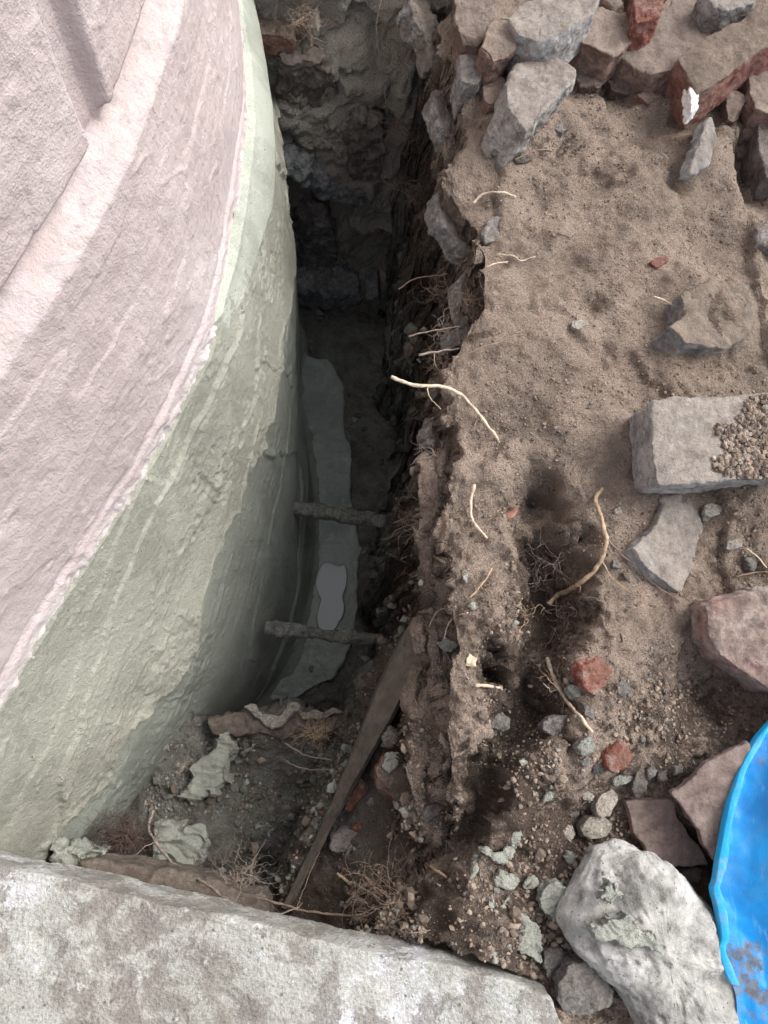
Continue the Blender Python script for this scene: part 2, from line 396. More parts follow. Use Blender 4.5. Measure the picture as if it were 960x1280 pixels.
# horizontal channel, weathering (sloped top of the plinth)
bev = np.interp(zj, [-.034, -.010, 0, .004, .020, .026], [0, PL*.95, PL-.014, PL-.016, PL-.014, PL]); off = np.where(zj < .026, bev, PL)
gd = np.interp(Uu, [UG0-.005, UG0+.008, UG1+.003, UG1+.007], [0, -.022, -.024, 0])
off = np.where(zj > .004, np.minimum(off, PL+gd), off)
off = off+.005*fbm(P3*3, 5, 3)+.0016*fbm(P3*np.array([22, 14, 1.]), 8, 4)
rg = np.clip(ridged(np.stack([(Uu*.8+Z*.6)*9, (Z*.8-Uu*.6)*30, Z*0], -1), 12, 2)-1.05, 0, 1)
off += .006*rg*sst(.0, .4, noise(P3*5, 14))+.0007*fbm(np.stack([Uu*8, Z*30, Z*0], -1), 77, 3)+.002*sst(.0, .02, noise(np.stack([Uu*5+Z*2, Z*9, Z*0], -1), 78)+.1*fbm(P3*30, 79, 2))
edge = sst(.05, .0, Z+.02*noise(P3*12, 4))
off += edge*(.003+.005*fbm(P3*60, 21, 3))-.008*sst(.055, .045, Z+.03*noise(P3*4, 4))*(1-edge)*0
off -= .006*sst(.085, .07, Z+.015*noise(P3*3, 44))*sst(.045, .06, Z+.015*noise(P3*3, 44))
mk('plaster_face', wall_pts(us, off, Z).reshape(-1, 3), gridfaces(nU, len(zv)), M_plaster, curved)
# closing back of the wall so that it has a body
bk = wall_pts(us[::8], np.full((len(us[::8]), 2), -.30), np.repeat(np.array([[ZF-.1, 3.2]]), len(us[::8]), 0))
fr = wall_pts(us[::8], np.full((len(us[::8]), 1), PL-.02), np.full((len(us[::8]), 1), 3.2))
allv = np.concatenate([bk, fr], 1); mk('masonry_core', allv.reshape(-1, 3), gridfaces(allv.shape[0], 3), M_plaster, curved)

DIR = -16
def mort_relief(Uu, Z, s, amp=1.0):
    a = math.radians(DIR); p = Uu*math.cos(a)+Z*math.sin(a); q = -Uu*math.sin(a)+Z*math.cos(a)
    w = .05*fbm(np.stack([Uu*3, Z*3, Z*0], -1), s, 3)
    r = 0; fine = fbm(np.stack([Uu*30, Z*30, Z*0], -1), s+2, 3)
    brk = np.clip(.45+1.5*noise(np.stack([Uu*7, Z*7, Z*0+3], -1), s+9), 0, 1.2)*np.clip(.9+.3*noise(np.stack([Uu*40, Z*40, Z*0+3], -1), s+19), .1, 1.6)
    for k, (fu, fv, am) in enumerate(((1.3, 3.6, 1.2), (1.0, 7, .9), (2.6, 5, .6))):
        n = noise(np.stack([(p+w)*fu, (q+w*.8)*fv, Z*0+k*3.7], -1), s+k*5)
        n2 = n+.035*fine
        r = r+am*(.0045*sst(-.015, .02, n2)+.0045*np.exp(-((n2-.02)/.022)**2)*brk)
    cr = sst(.4, .6, noise(np.stack([Uu*6, Z*5, Z*0], -1), s+50))
    r = r+cr*.0022*ridged(np.stack([Uu*45, Z*45, Z*0], -1), s+51, 3)
    lump = sst(.62, .8, noise(np.stack([Uu*90, Z*90, Z*0], -1), s+52))*sst(.25, .5, noise(np.stack([Uu*6, Z*4, Z*0], -1), s+53))
    r = r+.0022*lump
    r = r+.013*fbm(np.stack([p*1.6, q*5, Z*0], -1), s+60, 2)+.0011*ridged(np.stack([p*3, q*42, Z*0], -1), s+64, 2)*sst(-.1, .4, noise(np.stack([p*3, q*6, Z*0], -1), s+65))
    r = r+.0005*fbm(np.stack([Uu*200, Z*200, Z*0], -1), s+61, 2)
    return r*amp
def base_off(Zb, O1, O2):
    k = np.clip((ZL-Zb)/(ZL-ZF), 0, 1.06)
    return np.where(Zb > ZL, O1*np.clip(-Zb/-ZL, 0, 1)**1.15, O1*(1-k)+O2*k)
# upper coat
us2 = np.arange(0, nU-1, .75); nU2 = len(us2); S2 = np.interp(us2, np.arange(nU), S0)[:, None]; O1 = np.interp(us2, np.arange(nU), OF1)[:, None]; O2 = np.interp(us2, np.arange(nU), OF2)[:, None]
zl = ZL+.075*fbm(np.stack([S2*5, S2*0, S2*0], -1), 31, 4)          # ragged lower lip
ztop = .006+.010*fbm(np.stack([S2*9, S2*0+2, S2*0], -1), 33, 5)
nv = 190; tt = np.linspace(0, 1, nv)[None, :]
Zb = ztop+(zl-ztop)*tt; Us = np.repeat(S2, nv, 1)
off = .006+base_off(Zb, O1, O2)
off = off+mort_relief(Us, Zb, 70)+sst(0, .02, tt)*.004
off = off+.003*np.exp(-((tt-.985)/.03)**2)
off = np.where(tt < .012, off-.02, off)
Pw = wall_pts(us2, off, Zb)
# lip rolls under
lip = wall_pts(us2, off[:, -1:]-.012, Zb[:, -1:]-.008); lip2 = wall_pts(us2, off[:, -1:]-.05, Zb[:, -1:]-.006)
Pw = np.concatenate([Pw, lip, lip2], 1)
mk('mortar_coat', Pw.reshape(-1, 3), gridfaces(nU2, nv+2), M_mort, curved)
# lower coat: damp mortar, its colour also darkened for the trench shade
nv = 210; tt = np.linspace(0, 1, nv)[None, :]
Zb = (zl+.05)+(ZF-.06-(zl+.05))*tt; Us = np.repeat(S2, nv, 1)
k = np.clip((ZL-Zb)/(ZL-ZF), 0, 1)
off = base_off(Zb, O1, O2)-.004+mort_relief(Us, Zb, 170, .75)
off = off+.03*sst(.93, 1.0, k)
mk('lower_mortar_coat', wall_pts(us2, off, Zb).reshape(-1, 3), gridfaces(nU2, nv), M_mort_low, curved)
# smooth pale band of fresh mortar along the far edge
bR = [on_wall(x, y, .012) for x, y in ((300, 5), (318, 60), (328, 130), (331, 200), (322, 280), (300, 350), (285, 395), (272, 428))]
bu = np.array([b[3] for b in bR], float); bz = np.array([b[2] for b in bR])
print('band', list(zip(bu, bz)))
o_ = np.argsort(bu); bu = bu[o_]; bz = bz[o_]
iu = np.arange(0, max(bu), .75); zb_ = np.interp(iu, [0, 430, 560, max(bu)], [-.16, -.15, -.13, -.035])
nv = 46; tt = np.linspace(0, 1, nv)[None, :]
Si = np.interp(iu, np.arange(nU), S0)[:, None]; Oi = np.interp(iu, np.arange(nU), OF1)[:, None]
zt_ = .018+.006*fbm(np.stack([Si*12, Si*0+2, Si*0], -1), 35, 4); zb_ = zb_[:, None]+.004*fbm(np.stack([Si*20, Si*0+2, Si*0], -1), 36, 4)
Zb = zt_+(zb_-zt_)*tt; Us = np.repeat(Si, nv, 1)
off = .006+Oi*(np.clip(-Zb/-ZL, 0, 1.2)**1.15)+.012+.022*np.sin(tt*PI*.6)*sst(max(bu), max(bu)-150, iu)[:, None]+.004*fbm(np.stack([Us*5, Zb*9, Zb*0], -1), 37, 3)
off = off*1.0-.02*(sst(.06, 0, tt)+sst(.94, 1, tt))-.02*sst(max(bu)-12, max(bu), iu)[:, None]
mk('fresh_mortar_band', wall_pts(iu, off, Zb).reshape(-1, 3), gridfaces(len(iu), nv), M_mort_new, curved)

# ------------------------------------------------------------------ soil: bank, ledge, block, floor as one arclength-sampled sheet
Epx = [(595, -260), (585, -120), (578, 0), (566, 60), (562, 110), (574, 180), (560, 235), (588, 310), (598, 360), (592, 410), (572, 450), (556, 510), (560, 560), (556, 610), (560, 650), (552, 690), (560, 740), (562, 790), (558, 850), (550, 905), (554, 965), (560, 1030), (545, 1080), (525, 1120), (500, 1160), (480, 1220), (470, 1300), (460, 1500)]
E = catmull(curve(Epx, -.04)[:, :2], 12); E = E[np.argsort(E[:, 1])]
Lpx = [(540, 735), (520, 770), (488, 830), (462, 890), (438, 950), (412, 1010), (385, 1070), (350, 1130), (320, 1190), (290, 1300)]
ZLD = -.40
L = catmull(curve(Lpx, ZLD)[:, :2], 6); L = L[np.argsort(L[:, 1])]
YE0 = at(430, -90, 0)[1]; YE1 = at(430, 372, ZF)[1]
YB = at(380, 893, ZB)[1]
slabpx = [(-240, 1040), (-60, 1071), (0, 1084), (60, 1092), (130, 1109), (200, 1129), (270, 1141), (340, 1158), (420, 1180), (480, 1192), (560, 1205), (640, 1226), (690, 1250)]
SL = curve(slabpx, .05)
print('YE', YE0, YE1, 'YB', YB, 'ledge top Y', L[-1], 'slab Y', SL[0], SL[-1])
def ysl(X): return np.interp(X, SL[:, 0], SL[:, 1])

bumps = [  # px, py, rx, ry, dz
 (715, 520, 50, 40, .04), (905, 880, 60, 45, -.07), (947, 200, 20, 70, -.07), (705, 330, 38, 25, -.025), (742, 378, 18, 14, -.025), (748, 226, 30, 18, -.025),
 (890, 395, 50, 42, .05), (740, 105, 45, 20, -.035), (690, 190, 26, 16, -.02), (845, 230, 18, 45, -.02), (760, 1010, 70, 60, -.03), (660, 1100, 60, 45, -.02), (760, 700, 60, 50, -.012), (650, 450, 40, 60, .014), (870, 680, 50, 35, -.015), (600, 1150, 60, 40, .02), (860, 1080, 60, 50, -.03), (780, 290, 60, 50, .016), (620, 400, 25, 50, .012), (700, 950, 40, 60, .03), (850, 150, 40, 14, -.02), (790, 470, 50, 16, -.012)]
GU = [(625, 500, .0, .05), (640, 560, .0, .035), (658, 610, .06, .045), (670, 650, .15, .065), (682, 700, .18, .075), (676, 770, .18, .065), (655, 840, .16, .05), (640, 900, .13, .045), (615, 960, .11, .04), (590, 1020, .10, .035), (565, 1080, .09, .04), (545, 1130, .07, .04)]
gp = np.array([[*at(a, b, -dd*.5)[:2], dd, w_] for a, b, dd, w_ in GU]); gp = catmull(gp, 8)
bw = [(*at(a, b, 0)[:2], np.hypot(*(at(a+c, b, 0)-at(a, b, 0))[:2]), np.hypot(*(at(a, b+e, 0)-at(a, b, 0))[:2]), z) for a, b, c, e, z in bumps]
def field(X, Y):
    P = np.stack([X, Y, X*0], -1)
    w = .012*fbm(P*14, 300, 3)
    xe = np.interp(Y+.5*w, E[:, 1], E[:, 0])+w
    top = .015*fbm(P*4, 301, 3)+.009*fbm(P*13, 302, 3)-.012*np.clip(noise(P*9+w[..., None]*9, 303)-.35, 0, 1)*2
    da = X*.8+Y*.6; db = -X*.6+Y*.8
    top = top+.010*ridged(np.stack([da*3.2, (db+w*1.5)*9, X*0], -1), 345, 2)-.010
    for a, b, c, e, z in bw: top = top+z*np.exp(-(((X-a)/c)**2+((Y-b)/e)**2)**1.3)
    gy = Y+.05*fbm(P*9, 341, 3); gx = X+.04*fbm(P*11, 340, 4)
    G = gp[np.argsort(gp[:, 1])]
    cxg = np.interp(gy, G[:, 1], G[:, 0]); dg = np.interp(gy, G[:, 1], G[:, 2], left=.05, right=0.0); wg = np.interp(gy, G[:, 1], G[:, 3])
    top = top-dg*np.exp(-(np.abs((gx-cxg)/wg))**3.0)*sst(G[0, 1]-.08, G[0, 1]+.03, gy)
    top = top-.020*np.exp(-np.clip(X-xe, 0, None)/.03)
    tr = noise(P*np.array([7, 3.5, 1.])+w[..., None]*6, 342); top = top+.018*sst(-.05, .04, tr)+.010*ridged(P*5, 343, 2)*.5
    fl = ZF+.018*fbm(P*9, 303, 4)
    # near block
    yb = YB+.03*fbm(P*10, 305, 3)
    blk = ZB+.03*fbm(P*7, 304, 4)-.05*np.exp(-((X+.05)/.12)**2)*0
    fl = fl+(blk-fl)*sst(yb+.02, yb-.015, Y)
    # rubble ledge at the foot of the bank
    xl = np.interp(Y, L[:, 1], L[:, 0], right=9.0)+w*.15
    g = np.clip((X-xl)/np.maximum(xe-xl, .02), 0, 1)
    led = ZLD+.25*g**1.3+.012*fbm(P*12, 306, 4)*sst(0, .15, g)
    on = (xe > xl+.004)
    fl2 = np.where(on, fl+(led-fl)*sst(-.012, .006, X-xl), fl)
    sc1 = .020*np.abs(noise(P*np.array([0, 13, 0.])+5, 350))+.012*np.abs(noise(P*np.array([0, 34, 0.])+5, 351))
    xa_ = xe+sc1-.012; xb_ = xe-.008-.06*np.clip(noise(P*np.array([0, 7, 0.])+2, 352)+.15, 0, .8)+.8*np.abs(noise(P*np.array([0, 21, 0.])+9, 353))*.02
    step = np.minimum(top-.05-.03*noise(P*np.array([0, 5, 0.]), 354), -.06)
    z = fl2+(step-fl2)*sst(-.022, .0, X-np.minimum(xb_, xa_-.004)); z = z+(top-z)*sst(-.008, .002, X-xa_)
    # undisturbed ground past the end of the trench and below the front slab
    ye = YE0+.05
    z = z+(np.minimum(top*.3, 0)-z)*sst(ye, ye+.03, Y)*(X < xe)
    under = ysl(X)-.13
    z = np.where(X < np.interp(Y, E[:, 1], E[:, 0])+.02, z+(-.07-z)*sst(under, under-.03, Y), z)
    z = np.where((Y < ysl(X)+.01) & (X < SL[-1, 0]), np.minimum(z, -.055), z)
    return z
X0, X1, Y0, Y1 = -.95, 1.45, -.75, 2.25
ys = np.arange(Y0, Y1, .0042); xs = np.arange(X0, X1, .004)
XX, YY = np.meshgrid(xs, ys)
ZZ = field(XX, YY)
XE_ = gsmooth(np.interp(ys, E[:, 1], E[:, 0]), 4); XL_ = gsmooth(np.interp(ys, L[:, 1], L[:, 0]), 8)
dens = .004*(1+55*np.exp(-((XX-(XE_[:, None]-.026))/.038)**4)+14*np.exp(-((XX-(XL_[:, None]-.0))/.018)**4)*sst(L[-1, 1]+.25, L[-1, 1]-.1, YY))
Lr = np.cumsum(dens, 1); Lr -= Lr[:, :1]
NCOL = 980
Pg = np.empty((len(ys), NCOL, 3))
for i in range(len(ys)): Pg[i, :, 0] = np.interp(np.linspace(0, Lr[i, -1], NCOL), Lr[i], xs)
Pg[:, :, 1] = ys[:, None]; Pg[:, :, 2] = field(Pg[:, :, 0], Pg[:, :, 1])
n = gnormals(Pg); n *= np.sign(n[..., 2:3]+1e-9)
vert = 1-np.clip(n[..., 2], 0, 1)
xe_ = np.interp(Pg[:, :, 1], E[:, 1], E[:, 0])
D = .007*fbm(Pg*22, 310, 3)+.0036*fbm(Pg*62, 311, 3)+.0022*np.clip(fbm(Pg*150, 312, 2), 0, 1)
clod = np.clip(noise(Pg*45, 320)-.15, 0, 1)*.012*sst(-.1, .4, noise(Pg*6, 321))
dryz = sst(at(640, 640, 0)[1]-.05, at(640, 520, 0)[1], Pg[..., 1])*(Pg[..., 0] > xe_)
D = D*(1-.35*dryz)+clod*(1-.3*dryz)
# flaking, scalloped crusts on the cut face
fc = sst(.35, .8, vert)*sst(.03, .0, Pg[..., 0]-xe_)
stp = Pg[..., 2]+.05*fbm(np.stack([Pg[..., 1]*9, Pg[..., 1]*0, Pg[..., 2]*2], -1), 330, 3)
terr = sum(.016*sst(zc+.004, zc-.004, stp) for zc in (-.07, -.15, -.27, -.42))
D = D+fc*(terr*.5*sst(-.03, -.1, Pg[..., 2])-.012+.026*fbm(Pg*9, 331, 3)+.014*fbm(Pg*28, 332, 3))
Pg = Pg+n*D[..., None]
ground = mk('ground', Pg.reshape(-1, 3), gridfaces(len(ys), NCOL)[:, ::-1], M_soil)
tag(ground, 'brown earth of the dug trench and the sandy bank on its right', 'ground', kind='structure')
# damp soil is darker by itself: everything dug below the dry sandy top
pxg, pyg = proj(at(0, 0, 0)*0+Pg)
dampv = np.full(pxg.shape, .12)
def patch(cx, cy, rx, ry, v):
    global dampv
    c = at(cx, cy, 0); rxx = np.hypot(*(at(cx+rx, cy, 0)-c)[:2]); ryy = np.hypot(*(at(cx, cy+ry, 0)-c)[:2])
    g = np.exp(-(((Pg[..., 0]-c[0])/rxx)**2+((Pg[..., 1]-c[1])/ryy)**2)); dampv = np.maximum(dampv, v*g)
for a in ((682, 745, 58, 84, 1.0), (655, 860, 70, 90, 1.0), (620, 1000, 90, 100, .9), (740, 1150, 160, 140, 1.0), (860, 900, 110, 80, .75), (700, 1050, 120, 60, .9), (820, 960, 120, 80, .6), (560, 760, 60, 120, .55), (690, 180, 40, 30, .5), (610, 820, 60, 120, .6), (760, 760, 60, 60, .45), (870, 700, 70, 60, .5), (950, 200, 30, 80, .5), (560, 1150, 120, 60, .9), (900, 1100, 100, 100, 1.0), (740, 110, 60, 30, .5)):
    patch(*a)
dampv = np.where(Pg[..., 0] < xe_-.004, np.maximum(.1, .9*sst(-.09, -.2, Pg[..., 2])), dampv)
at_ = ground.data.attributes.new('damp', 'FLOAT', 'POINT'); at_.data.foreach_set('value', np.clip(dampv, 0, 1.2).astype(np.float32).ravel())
cem = sst(-.35, -.8, Pg[..., 2])*(Pg[..., 0] < xe_)*.9
cem = np.maximum(cem, .55*np.exp(-((Pg[..., 0]-at(430, 1020, -.3)[0])**2+(Pg[..., 1]-at(430, 1020, -.3)[1])**2)/.1**2)); at2 = ground.data.attributes.new('cement', 'FLOAT', 'POINT'); at2.data.foreach_set('value', cem.astype(np.float32).ravel())
# surrounding ground out to the horizon (a frame round the sheet)
B = 60.0; ix0, ix1, iy0, iy1 = X0+.02, X1-.02, Y0+.02, Y1-.02
xa = [-B, -6, ix0, ix1, 6, B]; ya = [-B, -6, iy0, iy1, 6, B]
V = [(x, y, -.03) for x in xa for y in ya]; Fq = []
for i in range(5):
    for j in range(5):
        if i == 2 and j == 2: continue
        Fq.append((i*6+j, (i+1)*6+j, (i+1)*6+j+1, i*6+j+1))
o = mk('surrounding_ground', V, Fq, mat_soil('outer_soil', attr=False, amt=.2)); tag(o, 'bare earth of the site around the dig', 'ground', kind='structure')
bpy.context.view_layer.update()

# end face of the trench
def yend(z): return YE1+(YE0-YE1)*(z-ZF)/(0-ZF)
xs_ = np.arange(-.75, .55, .004); zs_ = np.arange(ZF-.06, .02, .0045)
A, Bz = np.meshgrid(xs_, zs_, indexing='ij')
Pe = np.stack([A, yend(Bz), Bz], -1)
bl = noise(Pe*5.5+3, 400); bl2 = noise(Pe*11, 402)
De = .05*sst(-.25, .25, bl)*1.0+.028*sst(-.1, .15, bl2)+.012*fbm(Pe*22, 403, 3)+.005*fbm(Pe*70, 404, 3)+.02*noise(Pe*3, 407)
De += .10*sst(.18, .5, A)      # leans out at the bank corner
De += .07*sst(-.25, .0, Bz)*0
Pe[..., 1] -= De; Pe[..., 0] += .02*fbm(Pe*9, 405, 2); Pe[..., 2] += .02*fbm(Pe*9, 406, 2)
ew = mk('trench_end', Pe.reshape(-1, 3), gridfaces(*A.shape), M_soil_end); tag(ew, 'dark earth face closing the far end of the trench', 'earth face', kind='structure')
bpy.context.view_layer.update()

def hit(px, py, also_end=False):
    r = ray(px, py); r = r/np.linalg.norm(r); best = None
    for ob in ((ground, ew) if also_end else (ground,)):
        ok, loc, nn, _ = ob.ray_cast(Vector((0, 0, HC)), Vector(r))
        if ok and (best is None or (loc-Vector((0, 0, HC))).length < best[2]): best = (np.array(loc), np.array(nn), (loc-Vector((0, 0, HC))).length)
    if best is None: return at(px, py, 0), np.array([0, 0, 1.])
    return best[0], best[1]

# ------------------------------------------------------------------ rocks
def solidify_rock(V, Fc, voxel, smooth_it, base):
    me = bpy.data.meshes.new('tmp'); me.from_pydata([tuple(v-base) for v in V], [], Fc); me.update()
    bm = bmesh.new(); bm.from_mesh(me); bmesh.ops.recalc_face_normals(bm, faces=bm.faces); bmesh.ops.triangulate(bm, faces=bm.faces); bm.to_mesh(me); bm.free()
    o = bpy.data.objects.new('tmp', me); col.objects.link(o)
    m = o.modifiers.new('r', 'REMESH'); m.mode = 'VOXEL'; m.voxel_size = voxel
    if smooth_it:
        s = o.modifiers.new('s', 'SMOOTH'); s.factor = .5; s.iterations = smooth_it
    dg = bpy.context.evaluated_depsgraph_get(); dg.update()
    ev = o.evaluated_get(dg); m2 = bpy.data.meshes.new_from_object(ev)
    bpy.data.objects.remove(o); bpy.data.meshes.remove(me)
    return m2
def rock(name, outline, mat, label, cat, thick=.06, lift=.0, z=None, tilt=(0, 0), rnd=4, amp=.003, fr=30, cuts=0, taper=.0, group=None, parent=None, voxel=None, seed=None, end=False, zmat=None, faceted=False, rag=None, fold=False):
    """a stone whose upper face has the given outline, with its own thickness, resting in the soil"""
    seed = seed if seed is not None else int(sum(a*3+b*7 for a, b in outline)) % 997
    r_ = np.random.default_rng(seed)
    ol = np.array(outline, float); c = ol.mean(0); szp = np.ptp(ol, axis=0).max()
    rag = (.5+.018*szp if parent is None else .8) if rag is None else rag
    ol, _ = resample(np.vstack([ol, ol[:1]]), n=max(24, min(90, int(szp/2.5)))); ol = ol[:-1]
    q3 = np.c_[ol/max(szp, 12)*5.5, np.full(len(ol), seed*.37)]
    ol = ol+rag*np.stack([fbm(q3, 51, 4, .65), fbm(q3, 57, 4, .65)], 1)
    if z is None: z = hit(c[0], c[1])[0][2]
    zt = z+lift
    if end:   # set in the end face of the trench
        cc = hit(c[0], c[1], True)[0]; P = []
        for a, b in ol:
            rr = ray(a, b); t = (cc[1]-.012)/rr[1] if abs(rr[1]) > 1e-6 else 1
            P.append([rr[0]*t, rr[1]*t, HC+rr[2]*t])
        P = np.array(P); back = np.array([0, thick, 0]); front = np.array([0, -.012-lift, 0])
        top = P+front; bot = P+back
    else:
        c3 = at(c[0], c[1], zt); P = []
        for a, b in ol:
            # intersection with a tilted plane
            rr = ray(a, b); nrm = np.array([-tilt[0], -tilt[1], 1.0])
            t = nrm.dot(c3-np.array([0, 0, HC]))/nrm.dot(rr); P.append(rr*t+np.array([0, 0, HC]))
        P = np.array(P); nn = np.array([-tilt[0], -tilt[1], 1.0]); nn /= np.linalg.norm(nn)
        top = P; ctr = P.mean(0); bot = ctr+(P-ctr)*(1+taper)-nn*thick
    n_ = len(P); V = np.vstack([top, bot]); Fc = [tuple(range(n_)), tuple(range(2*n_-1, n_-1, -1))]+[(i, i+n_, (i+1) % n_+n_, (i+1) % n_) for i in range(n_)]
    base = np.array([V[:, 0].mean(), V[:, 1].mean(), V[:, 2].min()])
    size = np.linalg.norm(np.ptp(P, axis=0))
    vx = voxel or max(size/80, .0014); vx = min(vx, .0040, thick/4)
    me = solidify_rock(V, Fc, vx, rnd, base)
    co = np.empty(len(me.vertices)*3, np.float32); me.vertices.foreach_get('co', co); co = co.reshape(-1, 3).astype(float)
    if not len(co): print('EMPTY', label); 
    ctr = co.mean(0)
    for k in range(cuts):
        nn = r_.normal(size=3); nn[2] = abs(nn[2])*.8; nn /= np.linalg.norm(nn)
        dd = (co-ctr)@nn; lim = dd.max()*r_.uniform(.72, .93); ex = np.clip(dd-lim, 0, None); co -= nn*ex[:, None]
    no = np.empty(len(me.vertices)*3, np.float32); me.vertices.foreach_get('normal', no); no = no.reshape(-1, 3)
    q = co*fr+seed
    dsp = amp*1.3*fbm(q, 3, 5, .58)+amp*1.1*noise(q*.3, 9)-amp*1.5*np.clip(ridged(q*.6, 19, 2)-1.1, 0, 1)
    if fold:
        wq = np.stack([q[:, 0]+1.2*noise(q*.5, 31), q[:, 1]+1.2*noise(q*.5, 32), q[:, 2]], 1)
        dsp = amp*(1.0*ridged(wq*np.array([.35, 1.1, .5]), 33, 3)-1.0+.5*noise(q*.25, 34))+amp*.25*fbm(q*2.5, 35, 3)
    co = co+no*dsp[:, None]
    me.vertices.foreach_set('co', co.astype(np.float32).ravel()); me.update()
    me.polygons.foreach_set('use_smooth', [True]*len(me.polygons))
    me.materials.append(mat); me.name = name
    o = bpy.data.objects.new(name, me); col.objects.link(o); o.location = tuple(base)
    if parent is not None: o.parent = parent; o.location = tuple(base-np.array(parent.location))
    else: tag(o, label, cat, group)
    return o

# ------------------------------------------------------------------ front slab
def prism_z(name, outline, ztop, thick, mat, label, cat, voxel, rnd, amp, fr, parent=None):
    P = curve(outline, ztop); bot = P-np.array([0, 0, thick]); n_ = len(P)
    V = np.vstack([P, bot]); Fc = [tuple(range(n_)), tuple(range(2*n_-1, n_-1, -1))]+[(i, i+n_, (i+1) % n_+n_, (i+1) % n_) for i in range(n_)]
    base = np.array([V[:, 0].mean(), V[:, 1].mean(), V[:, 2].min()])
    me = solidify_rock(V, Fc, voxel, rnd, base)
    co = np.empty(len(me.vertices)*3, np.float32); me.vertices.foreach_get('co', co); co = co.reshape(-1, 3).astype(float)
    no = np.empty(len(me.vertices)*3, np.float32); me.vertices.foreach_get('normal', no); no = no.reshape(-1, 3)
    dsp = amp*fbm(co*fr, 3, 5)+amp*1.5*fbm(co*7, 9, 2)
    me.vertices.foreach_set('co', (co+no*dsp[:, None]).astype(np.float32).ravel()); me.update()
    me.polygons.foreach_set('use_smooth', [True]*len(me.polygons)); me.materials.append(mat); me.name = name
    o = bpy.data.objects.new(name, me); col.objects.link(o); o.location = tuple(base)
    tag(o, label, cat); return o
M_slab = mat_slab()
prism_z('concrete_slab', slabpx+[(705, 1285), (715, 1400), (-150, 1400)], .05, .11, M_slab, 'mottled pale grey concrete slab crossing the bottom of the dig', 'concrete slab', .0042, 3, .0028, 24)
rock('brown_stone', [(102, 1078), (150, 1080), (230, 1093), (330, 1118), (345, 1150), (230, 1150), (110, 1115)], M_brownst, 'long smooth brown stone lying under the edge of the concrete slab', 'stone', .10, z=-.30, rnd=6, amp=.002, fr=20)

# ------------------------------------------------------------------ bricks and stones of the heap, top right
def S(name, o, m, lab, cat='stone', **k): return rock(name, o, m, lab, cat, **k)
heap = 'bricks and stones heaped at the top of the bank'
S('stone', [(567, -8), (618, -6), (622, 20), (612, 42), (598, 53), (580, 50), (568, 28)], M_brickdusty, 'dusty half brick with a red broken end, leftmost in the brick heap', 'brick', thick=0.100, lift=0.068, cuts=2, group=heap, tilt=(.1, -0.01))
S('brick', [(600, 66), (612, 30), (634, 4), (650, 18), (645, 58), (628, 70), (612, 74)], M_brickdusty, 'narrow dusty brick standing tilted between the half brick and the blue grey block', 'brick', rag=.9, thick=.11, lift=0.087, cuts=3, group=heap, tilt=(-.1, 0.02))
S('concrete_block', [(636, 22), (654, 4), (700, -12), (748, -10), (744, 14), (712, 40), (676, 52), (646, 44)], M_conc, 'blue grey concrete block with a clean cut face in the heap', 'concrete block', rag=.9, thick=0.100, lift=0.106, rnd=1, cuts=1, group=heap, tilt=(.05, 0.01), taper=.02)
S('brick', [(711, 44), (746, 9), (798, 22), (800, 44), (768, 72)], M_brickdusty, 'pinkish dusty brick between the blue grey block and the long slab brick', 'brick', rag=.9, thick=0.090, lift=0.074, rnd=1, amp=.003, group=heap, tilt=(-.02, 0.01))
S('brick', [(792, -12), (830, -14), (826, 16), (812, 26), (795, 30)], M_brickred, 'bare orange red brick end at the top edge of the heap', 'brick', rag=.9, thick=0.095, lift=0.118, rnd=1, group=heap, tilt=(.1, 0.00))
S('brick', [(770, 68), (800, 38), (862, -18), (915, 8), (888, 44), (846, 104), (836, 110)], M_brickdusty, 'long flat brick coated in brown dust, largest of the brick heap', 'brick', cuts=2, rag=.9, thick=0.085, lift=0.081, rnd=1, amp=.003, group=heap, tilt=(.05, 0.00))
S('brick', [(846, 72), (880, 46), (958, 6), (1010, 0), (1010, 40), (952, 62), (896, 104), (872, 118)], M_brick, 'dusty brick with a crimson painted side and white lime on its corner', 'brick', rag=.9, thick=0.105, lift=0.106, rnd=1, group=heap, tilt=(.1, 0.01))
S('lime_crust', [(862, 98), (873, 98), (875, 134), (864, 142)], M_white, 'white crust of lime on the corner of the crimson sided brick', 'lime crust', thick=0.037, lift=0.087, amp=.002, fr=90)
S('stone', [(937, 78), (966, 56), (1000, 60), (1000, 150), (962, 160), (944, 142), (936, 108)], M_brickdusty, 'dusty brown stone cut by the right edge of the photo beside the crimson sided brick', thick=.1, lift=0.087, cuts=2, group=heap)
S('stone', [(948, 146), (1000, 140), (1000, 240), (962, 236), (950, 200)], M_dark, 'dark brown stone under the dusty one at the right edge', thick=0.105, lift=0.020, cuts=2)
S('stone', [(950, 282), (972, 268), (990, 290), (975, 316), (954, 302)], M_rub, 'pale grey stone at the right edge below the brick heap', thick=0.075, lift=0.030, cuts=2)
S('brick', [(770, -30), (800, -40), (850, -32), (835, -8), (790, -8)], M_brickdusty, 'dusty brick mostly above the top edge behind the bare red one', 'brick', rag=.9, thick=0.085, lift=0.030, cuts=3)
S('stone', [(878, -14), (936, -22), (950, 0), (915, 12), (890, 8)], M_rub, 'rounded grey stone at the very top edge behind the crimson sided brick', thick=0.085, lift=0.137, cuts=2)
S('rubble_stone', [(617, 138), (630, 108), (652, 80), (690, 56), (714, 58), (720, 92), (704, 112), (684, 138), (662, 166), (640, 174), (622, 160)], M_rub, 'large rough grey rubble stone with pink flecks below the blue grey block', 'stone', rag=4, thick=.12, lift=0.081, cuts=4, rnd=3, amp=.004, tilt=(-.1, 0.00))
